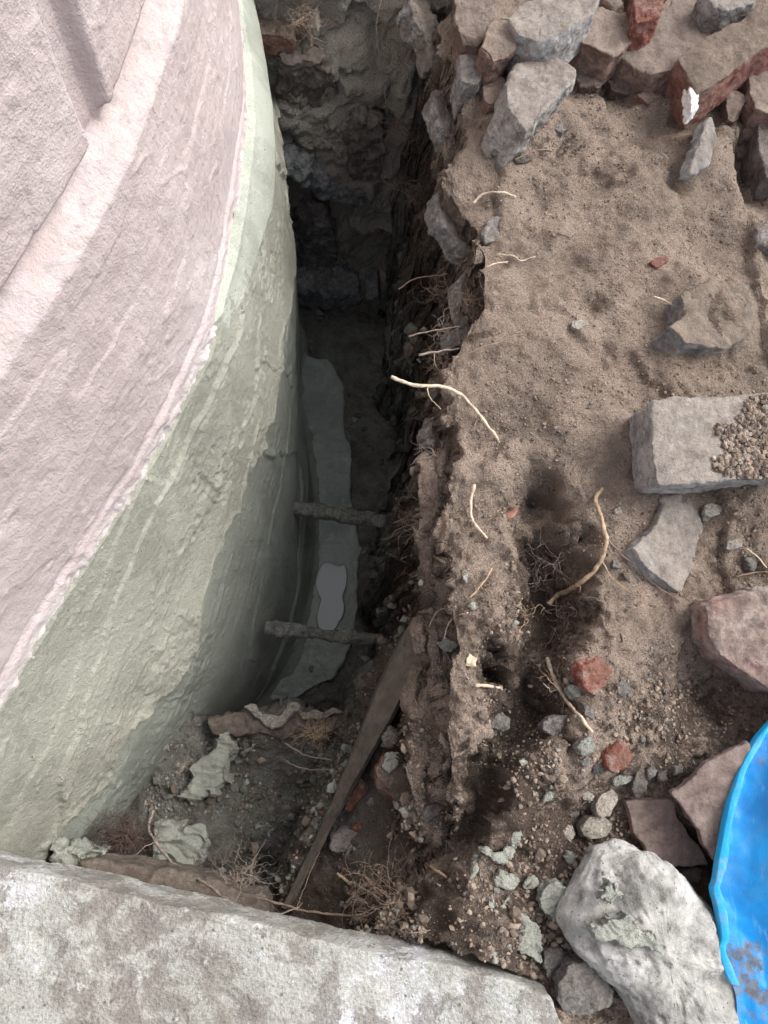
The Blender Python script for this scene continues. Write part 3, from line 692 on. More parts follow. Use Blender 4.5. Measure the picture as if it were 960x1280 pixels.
S('stone', [(600, 96), (618, 84), (634, 100), (622, 128), (606, 130)], M_brickdusty, 'small dusty stone wedged left of the large rough rubble stone', thick=0.085, lift=0.020, cuts=2)
S('stone', [(573, 62), (600, 58), (608, 84), (600, 104), (578, 104)], M_rub, 'dusty square stone at the bank edge under the leftmost half brick', thick=0.105, lift=0.030, cuts=2)
S('stone_chip', [(613, 190), (628, 178), (645, 170), (648, 177), (632, 190), (618, 194)], M_pebg, 'flat grey chip lying just below the large rubble stone', 'stone chip', thick=.012, lift=.012, cuts=1, amp=.001)
S('stone_chip', [(862, 216), (869, 192), (884, 150), (892, 148), (896, 178), (886, 202), (870, 219)], M_conc, 'upright grey chip with a white spot stuck in the sand below the brick heap', 'stone chip', thick=.03, lift=.03, cuts=1, tilt=(-.5, .2))
S('stone_chip', [(812, 328), (832, 318), (838, 324), (822, 335)], M_brickred, 'small red brick chip on the sandy middle of the bank', 'brick chip', thick=.012, lift=.006, amp=.001)
S('concrete_lump', [(834, 430), (838, 406), (856, 390), (850, 366), (862, 360), (900, 352), (938, 362), (942, 398), (918, 438), (872, 434)], M_lump, 'grey concrete lump with a ragged left face, half buried in the sandy bank', 'concrete lump', thick=.07, lift=.012, cuts=1, rnd=1, amp=.004, fr=24, tilt=(-.20, -.05), rag=4)
S('concrete_chip', [(604, 288), (614, 274), (628, 272), (632, 286), (618, 300), (606, 304)], M_rub, 'light stone at the bank edge below the yellow root', 'stone', thick=.04, lift=.012, cuts=2)
S('stone_chip', [(716, 400), (728, 398), (734, 406), (724, 412), (714, 408)], M_pebp, 'pale flat pebble alone in the middle of the sandy bank', 'pebble', thick=.012, lift=.004, amp=.001)
for ol, lab, m_, li in [
 ([(716, 92), (734, 82), (756, 92), (750, 106), (726, 108)], 'small dusty brick bit under the pinkish dusty brick', M_brickdusty, .012),
 ([(760, 100), (784, 92), (800, 104), (786, 118), (766, 114)], 'dusty brick bit half sunk below the long flat brick', M_brickdusty, .010),
 ([(796, 116), (812, 108), (826, 120), (812, 130)], 'small brown lump of brick at the foot of the long flat brick', M_brick, .010),
 ([(690, 158), (704, 150), (712, 160), (700, 168)], 'small dusty stone right of the large rubble stone', M_rub, .008),
 ([(640, 196), (652, 188), (668, 194), (660, 204), (646, 204)], 'dark little stone in the dent below the large rubble stone', M_dark, .008),
 ([(905, 118), (924, 104), (934, 120), (924, 150), (910, 146)], 'brown brick bit between the crimson sided brick and the dusty stone at the edge', M_brickdusty, .02),
 ([(752, -6), (770, -14), (782, 4), (764, 14)], 'dusty brick corner behind the pinkish dusty brick', M_brickdusty, .03),
 ([(930, 30), (950, 20), (960, 44), (944, 56)], 'grey stone corner leaning on the crimson sided brick', M_rub, .05)]:
    S('brick_bit', ol, m_, lab, 'brick piece', thick=.05, lift=li, cuts=3, rnd=1, amp=.0025, tilt=(.1, .1))
# paver
pv = empty('paving_block', at(890, 550, -.05)); tag(pv, 'thick grey paving block on the right with crumbled soil on its top', 'paving block')
b_ = rock('block', [(816, 503), (846, 494), (960, 491), (1030, 490), (1030, 590), (960, 596), (900, 602), (824, 606), (814, 570)], M_conc, None, None, thick=.13, lift=.085, rnd=1, amp=.0026, fr=30, cuts=1, rag=1.6, parent=pv, tilt=(.02, .10))
S('concrete_shard', [(826, 610), (872, 608), (886, 636), (874, 680), (852, 738), (834, 742), (818, 730), (800, 708), (787, 688), (804, 672), (822, 656), (830, 635)], M_conc, 'pointed light grey concrete shard poking out under the grey paving block', 'concrete shard', thick=.05, lift=.03, cuts=4, rnd=1, tilt=(-.25, .0), amp=.003, rag=2.5)
S('concrete_chunk', [(879, 757), (900, 744), (960, 728), (1030, 735), (1030, 870), (957, 861), (930, 838), (902, 822), (886, 798)], M_pinkc, 'big pinkish concrete chunk at the right edge below the paving block', 'concrete chunk', thick=.10, lift=.075, cuts=5, rnd=1, amp=.004, tilt=(.05, .05))
# stones on the near slope
spec = [
 ([(721, 826), (740, 820), (757, 818), (764, 842), (757, 858), (742, 869), (733, 862), (722, 846)], M_brickred, 'flat crimson brick piece left of the round grey pebble on the lower bank', 'brick piece', .03, .022),
 ([(757, 940), (768, 930), (784, 928), (791, 945), (784, 961), (768, 966), (758, 958)], M_brickred, 'rounded orange brick lump among the pebbles above the tiles', 'brick piece', .035, .024),
 ([(770, 857), (779, 847), (789, 851), (790, 866), (781, 873), (771, 866)], M_pebg, 'round grey pebble right of the crimson brick piece', 'pebble', .025, .014),
 ([(677, 908), (684, 895), (716, 895), (720, 902), (712, 921), (690, 921), (678, 915)], M_pebg, 'flat squarish brown grey stone left of the stick', 'stone', .03, .022),
 ([(720, 932), (738, 918), (745, 926), (745, 941), (727, 945)], M_pebn, 'pale green triangular pebble at the foot of the stick', 'pebble', .025, .018),
 ([(710, 858), (718, 854), (727, 858), (726, 870), (716, 874), (710, 866)], M_pebn, 'green grey pebble below the crimson brick piece', 'pebble', .02, .010),
 ([(730, 876), (738, 880), (746, 890), (742, 900), (730, 894)], M_pebg, 'dull grey pebble between the stick and the green grey pebble', 'pebble', .02, .008),
 ([(765, 972), (778, 966), (792, 968), (786, 980), (768, 984)], M_pebn, 'thin greenish flat pebble below the orange brick lump', 'pebble', .02, .012),
 ([(790, 990), (797, 960), (806, 955), (811, 972), (806, 992), (795, 998)], M_dark, 'dark slaty stone standing above the corner of the left tile', 'stone', .03, .022),
 ([(743, 1004), (752, 992), (773, 985), (772, 1000), (762, 1018), (748, 1022)], M_pebp, 'pale angular stone left of the left brown tile', 'stone', .035, .026),
 ([(727, 1034), (736, 1021), (754, 1020), (768, 1032), (764, 1046), (742, 1053), (729, 1046)], M_pebp, 'cream coloured knobbly stone just above the white boulder', 'stone', .035, .026),
 ([(726, 992), (734, 987), (743, 993), (741, 1002), (730, 1001)], M_pebp, 'small cream pebble above the pale angular stone', 'pebble', .02, .012),
 ([(712, 1012), (718, 1008), (726, 1014), (724, 1024), (714, 1022)], M_pebg, 'small grey oval pebble left of the pale angular stone', 'pebble', .018, .010),
 ([(703, 1036), (708, 1031), (716, 1032), (718, 1044), (712, 1054), (705, 1048)], M_pebp, 'tan oval pebble left of the cream knobbly stone', 'pebble', .02, .012),
 ([(678, 1000), (685, 990), (693, 988), (691, 997), (680, 1004)], M_pebn, 'pale green sliver pebble alone on the ridge', 'pebble', .012, .008),
 ([(740, 956), (750, 944), (756, 950), (756, 966), (744, 968)], M_pebg, 'squarish grey pebble touching the left of the orange brick lump', 'pebble', .02, .012),
 ([(726, 952), (734, 946), (740, 952), (736, 960), (728, 960)], M_pebg, 'small grey pebble under the pale green triangular one', 'pebble', .015, .010),
 ([(808, 962), (818, 958), (820, 968), (812, 974)], M_pebg, 'small round pebble right of the dark slaty stone', 'pebble', .015, .010),
 ([(822, 966), (836, 960), (838, 976), (826, 984)], M_dark, 'dark brown pebble near the tip of the right tile', 'pebble', .02, .012),
 ([(842, 958), (852, 954), (856, 964), (846, 970)], M_pebg, 'small grey pebble next to the top edge of the right tile', 'pebble', .015, .010),
 ([(881, 632), (890, 628), (903, 633), (898, 643), (886, 649), (881, 642)], M_pebp, 'cream pebble just under the grey paving block', 'pebble', .02, .012),
 ([(768, 636), (774, 633), (779, 637), (775, 643), (769, 642)], M_pebp, 'small bright pebble left of the paving block', 'pebble', .012, .008),
 ([(908, 676), (926, 672), (930, 682), (916, 690), (908, 686)], M_pebp, 'white broken pebble above the pinkish concrete chunk', 'pebble', .02, .010),
 ([(932, 698), (944, 696), (950, 708), (938, 714)], M_pebg, 'grey pebble by the thin twigs above the pinkish chunk', 'pebble', .02, .010),
 ([(765, 700), (772, 698), (777, 706), (772, 713), (765, 709)], M_pebg, 'small brown grey pebble left of the concrete shard', 'pebble', .015, .008),
 ([(778, 714), (788, 718), (790, 730), (782, 726)], M_brownst, 'reddish flat pebble under the thin root left of the concrete shard', 'pebble', .012, .006),
 ([(603, 884), (614, 874), (624, 880), (631, 892), (640, 897), (634, 914), (622, 912), (606, 902)], M_pebg, 'flat blue grey chip lying on the front ridge of the bank', 'stone chip', .015, .014),
 ([(580, 832), (588, 815), (600, 822), (594, 836)], M_cut, 'pale tan wood chip on the front ridge', 'wood chip', .012, .010),
 ([(470, 960), (480, 944), (500, 945), (520, 962), (516, 985), (505, 1005), (484, 1000), (470, 984)], M_brick, 'dark red brick piece smeared with green mortar in the hollow below the bank', 'brick piece', .05, .03),
 ([(430, 1012), (444, 982), (452, 974), (460, 980), (458, 994), (444, 1008), (436, 1017)], M_brickred, 'pinkish red oblong brick piece in the rubble left of the dark red one', 'brick piece', .025, .018),
 ([(441, 1034), (448, 1028), (455, 1031), (450, 1038), (442, 1038)], M_brickred, 'tiny bright red brick crumb in the rubble above the white lump', 'brick crumb', .01, .008),
 ([(413, 1048), (428, 1036), (444, 1034), (452, 1050), (446, 1064), (426, 1070), (414, 1062)], M_rub, 'crumbly white and grey lump in the rubble left of the long thin roots', 'mortar lump', .035, .02),
 ([(478, 920), (486, 908), (500, 914), (504, 930), (496, 938), (480, 932)], M_pebp, 'pale blue grey stone at the top of the rubble ledge', 'stone', .03, .02),
 ([(524, 1018), (536, 1004), (550, 1000), (552, 1018), (536, 1032)], M_dark, 'dark flat stone wedged under the bank right of the dark red brick piece', 'stone', .03, .015),
 ([(457, 1004), (464, 995), (470, 1002), (466, 1010)], M_pebn, 'small grey green stone beside the oblong brick piece', 'pebble', .015, .008),
 ([(498, 1012), (508, 1008), (514, 1016), (506, 1022)], M_pebp, 'small pale pebble below the dark red brick piece', 'pebble', .015, .008),
 ([(436, 936), (448, 930), (452, 938), (442, 946)], M_pebn, 'pale mortar crumb left of the pale blue grey stone', 'mortar crumb', .015, .008),
 ([(428, 956), (434, 950), (438, 958), (432, 962)], M_pebn, 'tiny mortar crumb by the board edge', 'mortar crumb', .012, .006),
 ([(845, 1088), (868, 1084), (892, 1090), (896, 1118), (876, 1132), (856, 1112)], M_dark, 'dark stone tucked under the two tiles beside the boulder', 'stone', .05, .0),
 ([(700, 1230), (712, 1206), (736, 1200), (762, 1218), (768, 1250), (750, 1276), (720, 1276), (702, 1258)], M_pebg, 'rounded grey stone with scratch marks below left of the white boulder', 'stone', .07, .035),
 ([(680, 1190), (696, 1182), (712, 1192), (706, 1222), (692, 1236), (682, 1216)], M_pebg, 'dull grey stone between the mortar plate and the scratched stone', 'stone', .05, .02),
 ([(836, 1060), (848, 1056), (856, 1070), (846, 1082)], M_dark, 'small dark stone in the gap beside the left tile', 'stone', .03, -.01),
 ([(884, 1130), (900, 1124), (908, 1150), (896, 1176), (888, 1156)], M_dark, 'dark stone in the gap between boulder and blue sheet', 'stone', .05, -.01),
]
for ol, m, lab, cat, th, li in spec:
    S(cat.replace(' ', '_'), ol, m, lab, cat, thick=th, lift=li*.85, cuts=5, rnd=2, amp=.0018, fr=60)
# brown tiles
S('brown_tile', [(780, 1001), (838, 997), (860, 1040), (886, 1078), (868, 1084), (822, 1086), (797, 1044)], M_slate, 'left of two broken brown tiles, the lower squarish one above the boulder', 'tile', thick=.016, lift=.045, rnd=1, amp=.0012, tilt=(.0, .1), group='broken brown tiles by the blue sheet', voxel=.002)
S('brown_tile', [(839, 990), (872, 966), (934, 925), (941, 938), (920, 1000), (898, 1078), (872, 1040), (852, 1006)], M_slate, 'right one of two broken brown tiles, its point touching the blue sheet', 'tile', thick=.016, lift=.075, rnd=1, amp=.0012, tilt=(.1, .1), group='broken brown tiles by the blue sheet', voxel=.002)
# boulder: a rounded body, not a plate
def boulder(name, outline, z0, h, mat, label, seed):
    ol = curve(outline, z0); ol, _ = resample(catmull(np.vstack([ol, ol[:1]]), 10), n=241); ol = ol[:-1]
    c = ol.mean(0); nr = 90; V = []
    n = len(ol)
    for j in range(nr+1):
        th = -PI/2*.8+(PI/2*1.8)*j/nr; rr = math.cos(th)**.75 if math.cos(th) > 0 else 0; zz = math.sin(th)
        zz = math.copysign(abs(zz)**1.0, zz)
        V.append(np.c_[c[:2]+(ol[:, :2]-c[:2])*rr, np.full(n, z0+h*zz*.5)])
    P = np.array(V); q = P*6+seed
    nn = gnormals(P); nn *= np.sign(np.sum(nn*(P-c), -1, keepdims=True)+1e-9)
    dsp = .015*fbm(q, 3, 2)+.0028*fbm(q*4, 4, 3)-.03*np.clip(noise(q*2.2, 8)-.3, 0, 1)+.0012*fbm(q*16, 5, 4)-.004*sst(.45, .65, noise(q*7, 11))-.0035*sst(.5, .65, noise(q*14, 12))
    P = P+nn*dsp[..., None]; P[-1] = P[-1].mean(0); P[0] = P[0].mean(0)
    a = np.arange(P.shape[0]*n).reshape(P.shape[0], n); a = np.concatenate([a, a[:, :1]], 1)
    Fq = np.stack([a[:-1, :-1], a[:-1, 1:], a[1:, 1:], a[1:, :-1]], -1).reshape(-1, 4)
    base = np.array([c[0], c[1], P[..., 2].min()])
    o = mk(name, P.reshape(-1, 3), Fq, mat, base=base); tag(o, label, 'boulder'); return o
bo = boulder('boulder', [(722, 1082), (742, 1054), (768, 1045), (798, 1052), (830, 1084), (858, 1108), (884, 1138), (906, 1180), (918, 1235), (918, 1290), (900, 1330), (850, 1335), (795, 1285), (750, 1228), (708, 1176), (694, 1140), (702, 1108)], .02, .17, M_bould, 'long smooth whitish boulder in the lower right corner', 4.4)
# mortar droppings
mg = 'splats of green mortar dropped on the soil'
spl = [
 ([(588, 1100), (590, 1082), (593, 1068), (599, 1066), (600, 1074), (597, 1088), (594, 1102)], 'bone shaped mortar dropping, leftmost of the splats by the slab', .008),
 ([(601, 1062), (610, 1058), (622, 1066), (634, 1056), (640, 1040), (650, 1034), (652, 1048), (646, 1062), (640, 1078), (630, 1080), (618, 1074), (606, 1070)], 'forked mortar splat pointing up towards the ridge', .012),
 ([(617, 1100), (626, 1090), (640, 1094), (650, 1104), (644, 1112), (628, 1114), (618, 1110)], 'knobbly mortar splat below the forked one', .012),
 ([(655, 1104), (664, 1094), (672, 1098), (674, 1108), (664, 1112), (656, 1110)], 'small mortar splat right of the knobbly one', .01),
 ([(610, 1126), (617, 1124), (622, 1132), (618, 1138), (611, 1136)], 'small round mortar ball below the knobbly splat', .01),
 ([(624, 1134), (632, 1122), (640, 1116), (640, 1126), (630, 1138)], 'thin pointed mortar splat beside the round ball', .008),
 ([(632, 1170), (638, 1140), (644, 1132), (652, 1142), (662, 1148), (672, 1154), (676, 1176), (680, 1206), (664, 1200), (646, 1190), (632, 1184)], 'large ragged mortar plate between the slab and the boulder', .014),
 ([(674, 1118), (682, 1104), (700, 1102), (714, 1112), (716, 1140), (702, 1158), (686, 1150), (676, 1136)], 'thick mortar lump pressed against the left of the boulder', .03),
 ([(702, 1068), (714, 1064), (724, 1070), (720, 1080), (706, 1080)], 'small green mortar lump above left of the boulder', .014),
 ([(548, 804), (556, 796), (566, 800), (575, 806), (570, 814), (556, 815)], 'small grey mortar ball on the edge of the front ridge', .012),
 ([(586, 756), (592, 751), (597, 757), (594, 764), (587, 763)], 'tiny mortar bead under the root tangle', .008),
 ([(576, 718), (584, 714), (590, 722), (583, 728)], 'tiny mortar bead on the front ridge beside the root', .008),
 ([(476, 958), (484, 942), (500, 940), (506, 948), (496, 958), (486, 968)], 'green mortar smear on top of the dark red brick piece', .036),
 ([(604, 1190), (620, 1186), (632, 1196), (618, 1204)], 'faint mortar smear at the slab edge', .004)]
spb = [([(742, 1160), (760, 1150), (786, 1152), (812, 1166), (834, 1180), (828, 1194), (800, 1186), (772, 1182), (750, 1176)], 'long green mortar smear stuck across the top of the white boulder', .115), ([(758, 1104), (768, 1098), (778, 1110), (776, 1128), (766, 1134), (760, 1120)], 'small green mortar blob high on the white boulder', .113)]
for ol, lab, li in spl:
    S('mortar_splat', ol, M_mort_splat, lab, 'mortar splat', thick=.02+li*.5, lift=li*.75, rnd=3, amp=.0042, fr=80, group=mg, voxel=.002, fold=True, rag=2.6 if len(ol) > 7 else 1.2)
for ol, lab, z in spb:
    S('mortar_smear', ol, M_mort_splat, lab, 'mortar smear', thick=.03, z=z, lift=0, rnd=3, amp=.006, fr=60, voxel=.002, fold=True, rag=7)
spl2 = [
 ([(232, 1010), (222, 996), (228, 980), (240, 960), (252, 948), (258, 930), (270, 916), (284, 910), (292, 922), (286, 938), (290, 956), (288, 975), (276, 990), (262, 996), (250, 1000), (244, 1014)], 'thick folded heap of green mortar against the foot of the curved wall', .035, -.69),
 ([(192, 1052), (186, 1036), (196, 1024), (212, 1028), (228, 1036), (246, 1044), (262, 1052), (256, 1064), (246, 1076), (240, 1092), (220, 1096), (200, 1086), (188, 1070)], 'wide green mortar heap under the pale bare root', .035, -.62),
 ([(60, 1075), (72, 1062), (92, 1056), (112, 1066), (116, 1080), (104, 1098), (84, 1096), (64, 1090)], 'crumbled green mortar at the corner of the wall and the slab', .03, -.35),
 ([(300, 926), (312, 918), (322, 924), (316, 940), (302, 944)], 'small green mortar clot above the dark block of soil', .012, None),
 ([(322, 1032), (334, 1028), (342, 1036), (332, 1044), (322, 1040)], 'grey mortar crumb alone on the dark block of soil', .008, None)]
for ol, lab, li, z in spl2:
    S('mortar_heap', ol, M_mort_splat, lab, 'mortar heap', thick=.12, lift=li*.7, z=z, rnd=3, amp=.012, fr=26, voxel=.0032, cuts=0, fold=True, rag=9)
# ragged pale shelf of mortar and slate on the near block
S('slate_shelf', [(262, 898), (290, 892), (312, 888), (330, 896), (352, 884), (372, 882), (386, 892), (404, 896), (432, 888), (436, 906), (400, 920), (372, 916), (352, 924), (330, 914), (300, 922), (270, 916)], M_brownst, 'jagged brown shelf of stone with a white broken edge above the dark soil block', 'stone shelf', thick=.05, z=-.70, lift=.025, rnd=1, amp=.004, fr=40, voxel=.0035)
S('broken_edge_chip', [(306, 884), (318, 880), (332, 896), (350, 894), (362, 882), (372, 878), (384, 890), (402, 892), (414, 886), (436, 892), (420, 896), (400, 900), (382, 898), (372, 886), (362, 892), (352, 908), (336, 912), (322, 900), (314, 890)], M_pebp, 'jagged whitish crust along the broken edge of the brown shelf', 'stone crust', thick=.03, z=-.67, lift=.012, rnd=1, amp=.004, fr=60, voxel=.003)

# ------------------------------------------------------------------ stones in the cut faces
def E_(ol, m, lab, **k): return rock('embedded_stone', ol, m, lab, 'stone', end=True, group='stones embedded in the far face of the trench', **k)
E_([(347, 172), (354, 168), (366, 170), (368, 178), (358, 182), (349, 180)], M_pebp, 'small whitish stone high in the far face beside the green wall', thick=.05, lift=.03)
E_([(350, 196), (372, 200), (396, 210), (420, 226), (462, 238), (450, 250), (420, 246), (394, 238), (370, 216), (352, 210)], M_endst, 'long blue grey stone running across the far face', thick=.1, lift=.015, cuts=2, amp=.009)
E_([(362, 346), (392, 350), (420, 352), (450, 358), (456, 372), (430, 378), (400, 374), (368, 368)], M_endst, 'flat grey stone at the foot of the far face', thick=.1, lift=.03, cuts=1, amp=.009)
E_([(456, 356), (472, 352), (476, 368), (466, 374)], M_endst, 'small grey stone right of the flat one at the foot of the far face', thick=.06, lift=.04, cuts=1)
E_([(430, 152), (450, 140), (476, 150), (484, 180), (478, 206), (452, 216), (432, 204), (424, 180)], M_brownst, 'big rounded brown stone bulging from the far face', thick=.14, lift=.02, cuts=2, rnd=8, amp=.008)
E_([(318, 26), (352, 28), (370, 34), (366, 52), (330, 54), (312, 46)], M_brick, 'dull red brick set in the top of the far face', thick=.1, lift=.03, rnd=2, amp=.004)
E_([(388, 20), (396, 14), (400, 28), (394, 34)], M_pebp, 'tiny pale chip near the top of the far face', thick=.04, lift=.03)
E_([(374, 250), (410, 262), (424, 300), (412, 340), (386, 330), (366, 290)], M_dark, 'dark angular stone smeared with green mortar low in the far face', thick=.12, lift=.03, cuts=3, amp=.008)
E_([(350, 60), (400, 70), (424, 110), (410, 150), (370, 158), (344, 120)], M_brownst, 'broad brown stone in the upper half of the far face', thick=.12, lift=-.012, cuts=2, amp=.010)
G = 'stones sticking out along the edge of the bank'
def B_(ol, m, lab, z, **k): return rock('edge_stone', ol, m, lab, 'stone', z=z, lift=0, group=G, **k)
B_([(512, -8), (534, -10), (546, 20), (560, 50), (566, 72), (556, 80), (540, 74), (534, 48), (516, 24)], M_edge, 'tall whitish stone at the top of the bank edge', -.10, thick=.06, cuts=1, amp=.006, tilt=(-.5, 0))
B_([(543, 122), (552, 104), (570, 98), (580, 122), (580, 172), (560, 176), (552, 150)], M_edge, 'blue white flint on the bank edge beside the rough rubble stone', -.07, thick=.05, cuts=2, amp=.004, tilt=(-.55, -.1), fr=40)
B_([(549, 240), (558, 214), (572, 206), (584, 236), (592, 280), (600, 316), (586, 316), (566, 290), (552, 272)], M_edge, 'long dark flint with a white rim on the bank edge', -.08, thick=.05, cuts=2, amp=.004, tilt=(-.55, -.1), fr=40)
B_([(577, 348), (588, 336), (600, 350), (600, 392), (588, 402), (578, 380)], M_edge, 'smooth grey flint set below the long white rimmed one', -.08, thick=.045, cuts=1, amp=.003, tilt=(-.55, -.1), fr=40)
B_([(570, 410), (586, 400), (594, 420), (584, 434), (572, 432)], M_edge, 'small round grey flint at the edge above the long bent root', -.06, thick=.06, cuts=1, amp=.003, tilt=(-.6, 0))
B_([(540, 530), (552, 512), (560, 530), (562, 552), (550, 556), (540, 545)], M_edge, 'blue grey chip under the crust beneath the long bent root', -.10, thick=.05, cuts=1, amp=.003, tilt=(-.6, 0))
# crust flakes standing along the cut edge
fl = [([(545, 622), (556, 556), (566, 560), (572, 600), (570, 640), (556, 636)], 'scalloped soil flake under the bend of the long root', -.05),
      ([(536, 690), (548, 668), (562, 676), (564, 720), (556, 748), (544, 730)], 'scalloped soil flake in the middle of the bank edge', -.06),
      ([(526, 790), (536, 760), (556, 756), (558, 800), (546, 830), (530, 816)], 'scalloped soil flake above the rubble ledge', -.09),
      ([(514, 880), (522, 848), (536, 826), (540, 870), (534, 920), (520, 912)], 'long narrow soil flake lowest on the bank edge', -.12)]
for ol, lab, z in fl:
    rock('soil_flake', ol, M_soil, lab, 'soil flake', z=z-.02, thick=.028, tilt=(-.7, 0), amp=.006, fr=24, group='soil flakes along the cut edge', rnd=3)

# ------------------------------------------------------------------ tubes
class TB:
    def __init__(s): s.V = []; s.F = []; s.n = 0
    def tube(s, P, R, k=6, jit=0.0):
        P = np.asarray(P, float); n = len(P); R = np.asarray(R, float)*np.ones(n)
        T = np.gradient(P, axis=0); T /= np.linalg.norm(T, axis=1, keepdims=True)+1e-12
        up = np.array([.31, .22, .92]); A = np.cross(T, up); A /= np.linalg.norm(A, axis=1, keepdims=True)+1e-9; Bn = np.cross(T, A)
        th = np.linspace(0, 2*PI, k, endpoint=False)
        rr = R[:, None]*(1+jit*rng.normal(size=(n, k)))
        V = P[:, None]+A[:, None]*(np.cos(th)[None, :, None]*rr[..., None])+Bn[:, None]*(np.sin(th)[None, :, None]*rr[..., None])
        a = s.n+np.arange(n*k).reshape(n, k); b = np.roll(a, -1, 1)
        s.V.append(V.reshape(-1, 3)); s.F.append(np.stack([a[:-1], b[:-1], b[1:], a[1:]], -1).reshape(-1, 4))
        s.V.append(P[[0, -1]]); i0 = s.n+n*k; s.n += n*k+2
        f0 = np.stack([b[0], a[0], np.full(k, i0), np.full(k, i0)], -1)[:, [0, 1, 2]]; f1 = np.stack([a[-1], b[-1], np.full(k, i0+1)], -1)
        s.caps = getattr(s, 'caps', []); s.caps += [f0, f1]
    def build(s, name, mat, base=None, parent=None):
        V = np.vstack(s.V); Fq = [tuple(f) for f in np.vstack(s.F)]+[tuple(f) for f in np.vstack(s.caps)]
        if base is None: base = V[np.argmin(V[:, 2])]
        return mk(name, V, Fq, mat, base=base, parent=parent)
def path3(pts):
    """pts: (px, py, z) with z None = on the soil"""
    out = []
    for p in pts:
        if len(p) < 3 or p[2] is None: h = hit(p[0], p[1])[0]; out.append(h+np.array([0, 0, .006]))
        elif isinstance(p[2], str): h = hit(p[0], p[1])[0]; out.append(h+np.array([0, 0, float(p[2])]))
        else: out.append(at(p[0], p[1], p[2]))
    return np.array(out)
def root(pts, rpx, mat, label, taper=.4, side=(), cat='root', wob=.0015, crv=True):
    P = path3(pts); P = catmull(P, 10) if len(P) > 2 else P; P, s_ = resample(P, step=.004)
    P = P+wob*np.stack([fbm(np.c_[P[:, :2]*60, P[:, 2:]*60+k*7], 40+k, 2) for k in range(3)], 1)
    dep = HC-P[:, 2].mean(); r = rpx*dep/F*.70
    R = r*np.linspace(1, taper, len(P))*(1+.22*noise(P*70, 3)+.16*noise(P*260, 4))
    t = TB(); t.tube(P, R, 8, .03)
    for sp, dr, ln, rs in side:
        i = int(sp*(len(P)-1)); Q = [P[i]]; dv = np.array(dr, float); dv /= np.linalg.norm(dv)
        for k in range(9): dv = dv+.28*rng.normal(size=3); dv /= np.linalg.norm(dv); Q.append(Q[-1]+dv*ln/9)
        Q = catmull(np.array(Q), 4); t.tube(Q, np.linspace(r*rs, r*rs*.4, len(Q)), 5)
    o = t.build('root', mat); tag(o, label, cat); return o
root([(489, 471, .07), (515, 481, .065), (555, 484, .05), (583, 499, .035), (608, 530, .02), (624, 553, .01), (628, 577, -.01)], 3.6, M_rootp, 'long bent pale root reaching from the bank out over the trench', .75, [(.25, (-.3, -1, -.4), .06, .35), (.62, (.1, -1, -.2), .05, .4)])
root([(590, 608, '0.02'), (586, 632, '0.02'), (587, 650, '0.02'), (596, 662, '0.015'), (608, 673)], 3.4, M_rootp, 'short pale bent root lying on the front ridge', .6)
root([(589, 260, '0.015'), (604, 250, '0.02'), (622, 246, '0.015'), (644, 248)], 3.2, M_rootp, 'short yellow root at the bank edge near the upper flint', .4)
root([(752, 612), (741, 628, '0.015'), (745, 652, '0.03'), (748, 680, '0.04'), (738, 712, '0.05'), (712, 736, '0.05'), (690, 748, '0.05'), (677, 760, '0.05')], 3.8, M_roott, 'thick curved tan root arching over the dark hollow', 1.2, [(.5, (1, -1, .2), .12, .4), (.7, (.4, -1, .3), .07, .3)])
root([(746, 674, '0.03'), (775, 695, '0.012'), (806, 722), (826, 738), (848, 752)], 1.6, M_rootb, 'thin brown root running from the arching root towards the concrete shard', .6)
root([(680, 824, '0.02'), (690, 852, '0.02'), (704, 876, '0.02'), (722, 896, '0.015'), (738, 916, '0.01')], 3.6, M_rootp, 'straight pale stick slanting between the flat stone and the crimson brick piece', .8, [(.45, (-1, -.4, .2), .05, .4), (.5, (-1, .3, .2), .05, .3)])
root([(192, 1014, -.50), (186, 1034, -.47), (197, 1056, -.42), (222, 1084, -.35), (262, 1108, -.26), (303, 1142, -.10)], 2.8, M_rootg, 'pale pinkish bare root crossing in front of the mortar heap', .7, [(.12, (1, .2, .3), .06, .4), (.2, (-1, .4, .1), .05, .35)])
root([(400, 1062, -.36), (372, 1130, -.22), (378, 1128, -.22)], 1.0, M_rootb, 'thin upright root near the lower end of the board', .5)
root([(356, 929, -.62), (385, 945, -.56), (416, 950, -.50)], 1.8, M_rootg, 'upper of two thin pale roots over the dark block of soil', .6)
root([(357, 951, -.62), (380, 961, -.57), (418, 962, -.50)], 1.5, M_rootg, 'lower of two thin pale roots over the dark block of soil', .6)
root([(320, 1122, -.28), (352, 1130, -.26), (392, 1140, -.24), (450, 1145, -.20), (508, 1138, '0.02')], 2.2, M_rootb, 'long thin brown root lying along the edge of the slab', .7)
root([(322, 1140, -.25), (350, 1142, -.25), (375, 1133, -.25)], 1.6, M_rootg, 'short thin root beside the board close to the slab', .6)
root([(421, 1091, -.30), (447, 1110, -.29), (478, 1126, -.28), (512, 1144, '0.02')], 2.6, M_roott, 'tan forked root above the middle of the slab', .6, [(.5, (1, .3, .2), .07, .5)])
root([(478, 1076, -.30), (506, 1083, -.28), (524, 1092, -.26), (548, 1104, '0.02')], 1.9, M_rootp, 'whitish kinked root in the rubble above the slab', .6, [(.4, (.6, -1, .2), .07, .6)])
root([(531, 1076, '0.03'), (545, 1086, '0.025'), (557, 1096, '0.015')], 3.2, M_roott, 'stubby pinkish root end with a bright cut tip', .5)
root([(433, 1128, -.28), (470, 1132, -.27), (500, 1140, -.25)], 1.8, M_roott, 'short tan root just above the slab', .5)
root([(484, 1154, '0.02'), (510, 1162, '0.02'), (536, 1160, '0.012')], 1.8, M_rootb, 'short brown root touching the slab edge', .5)
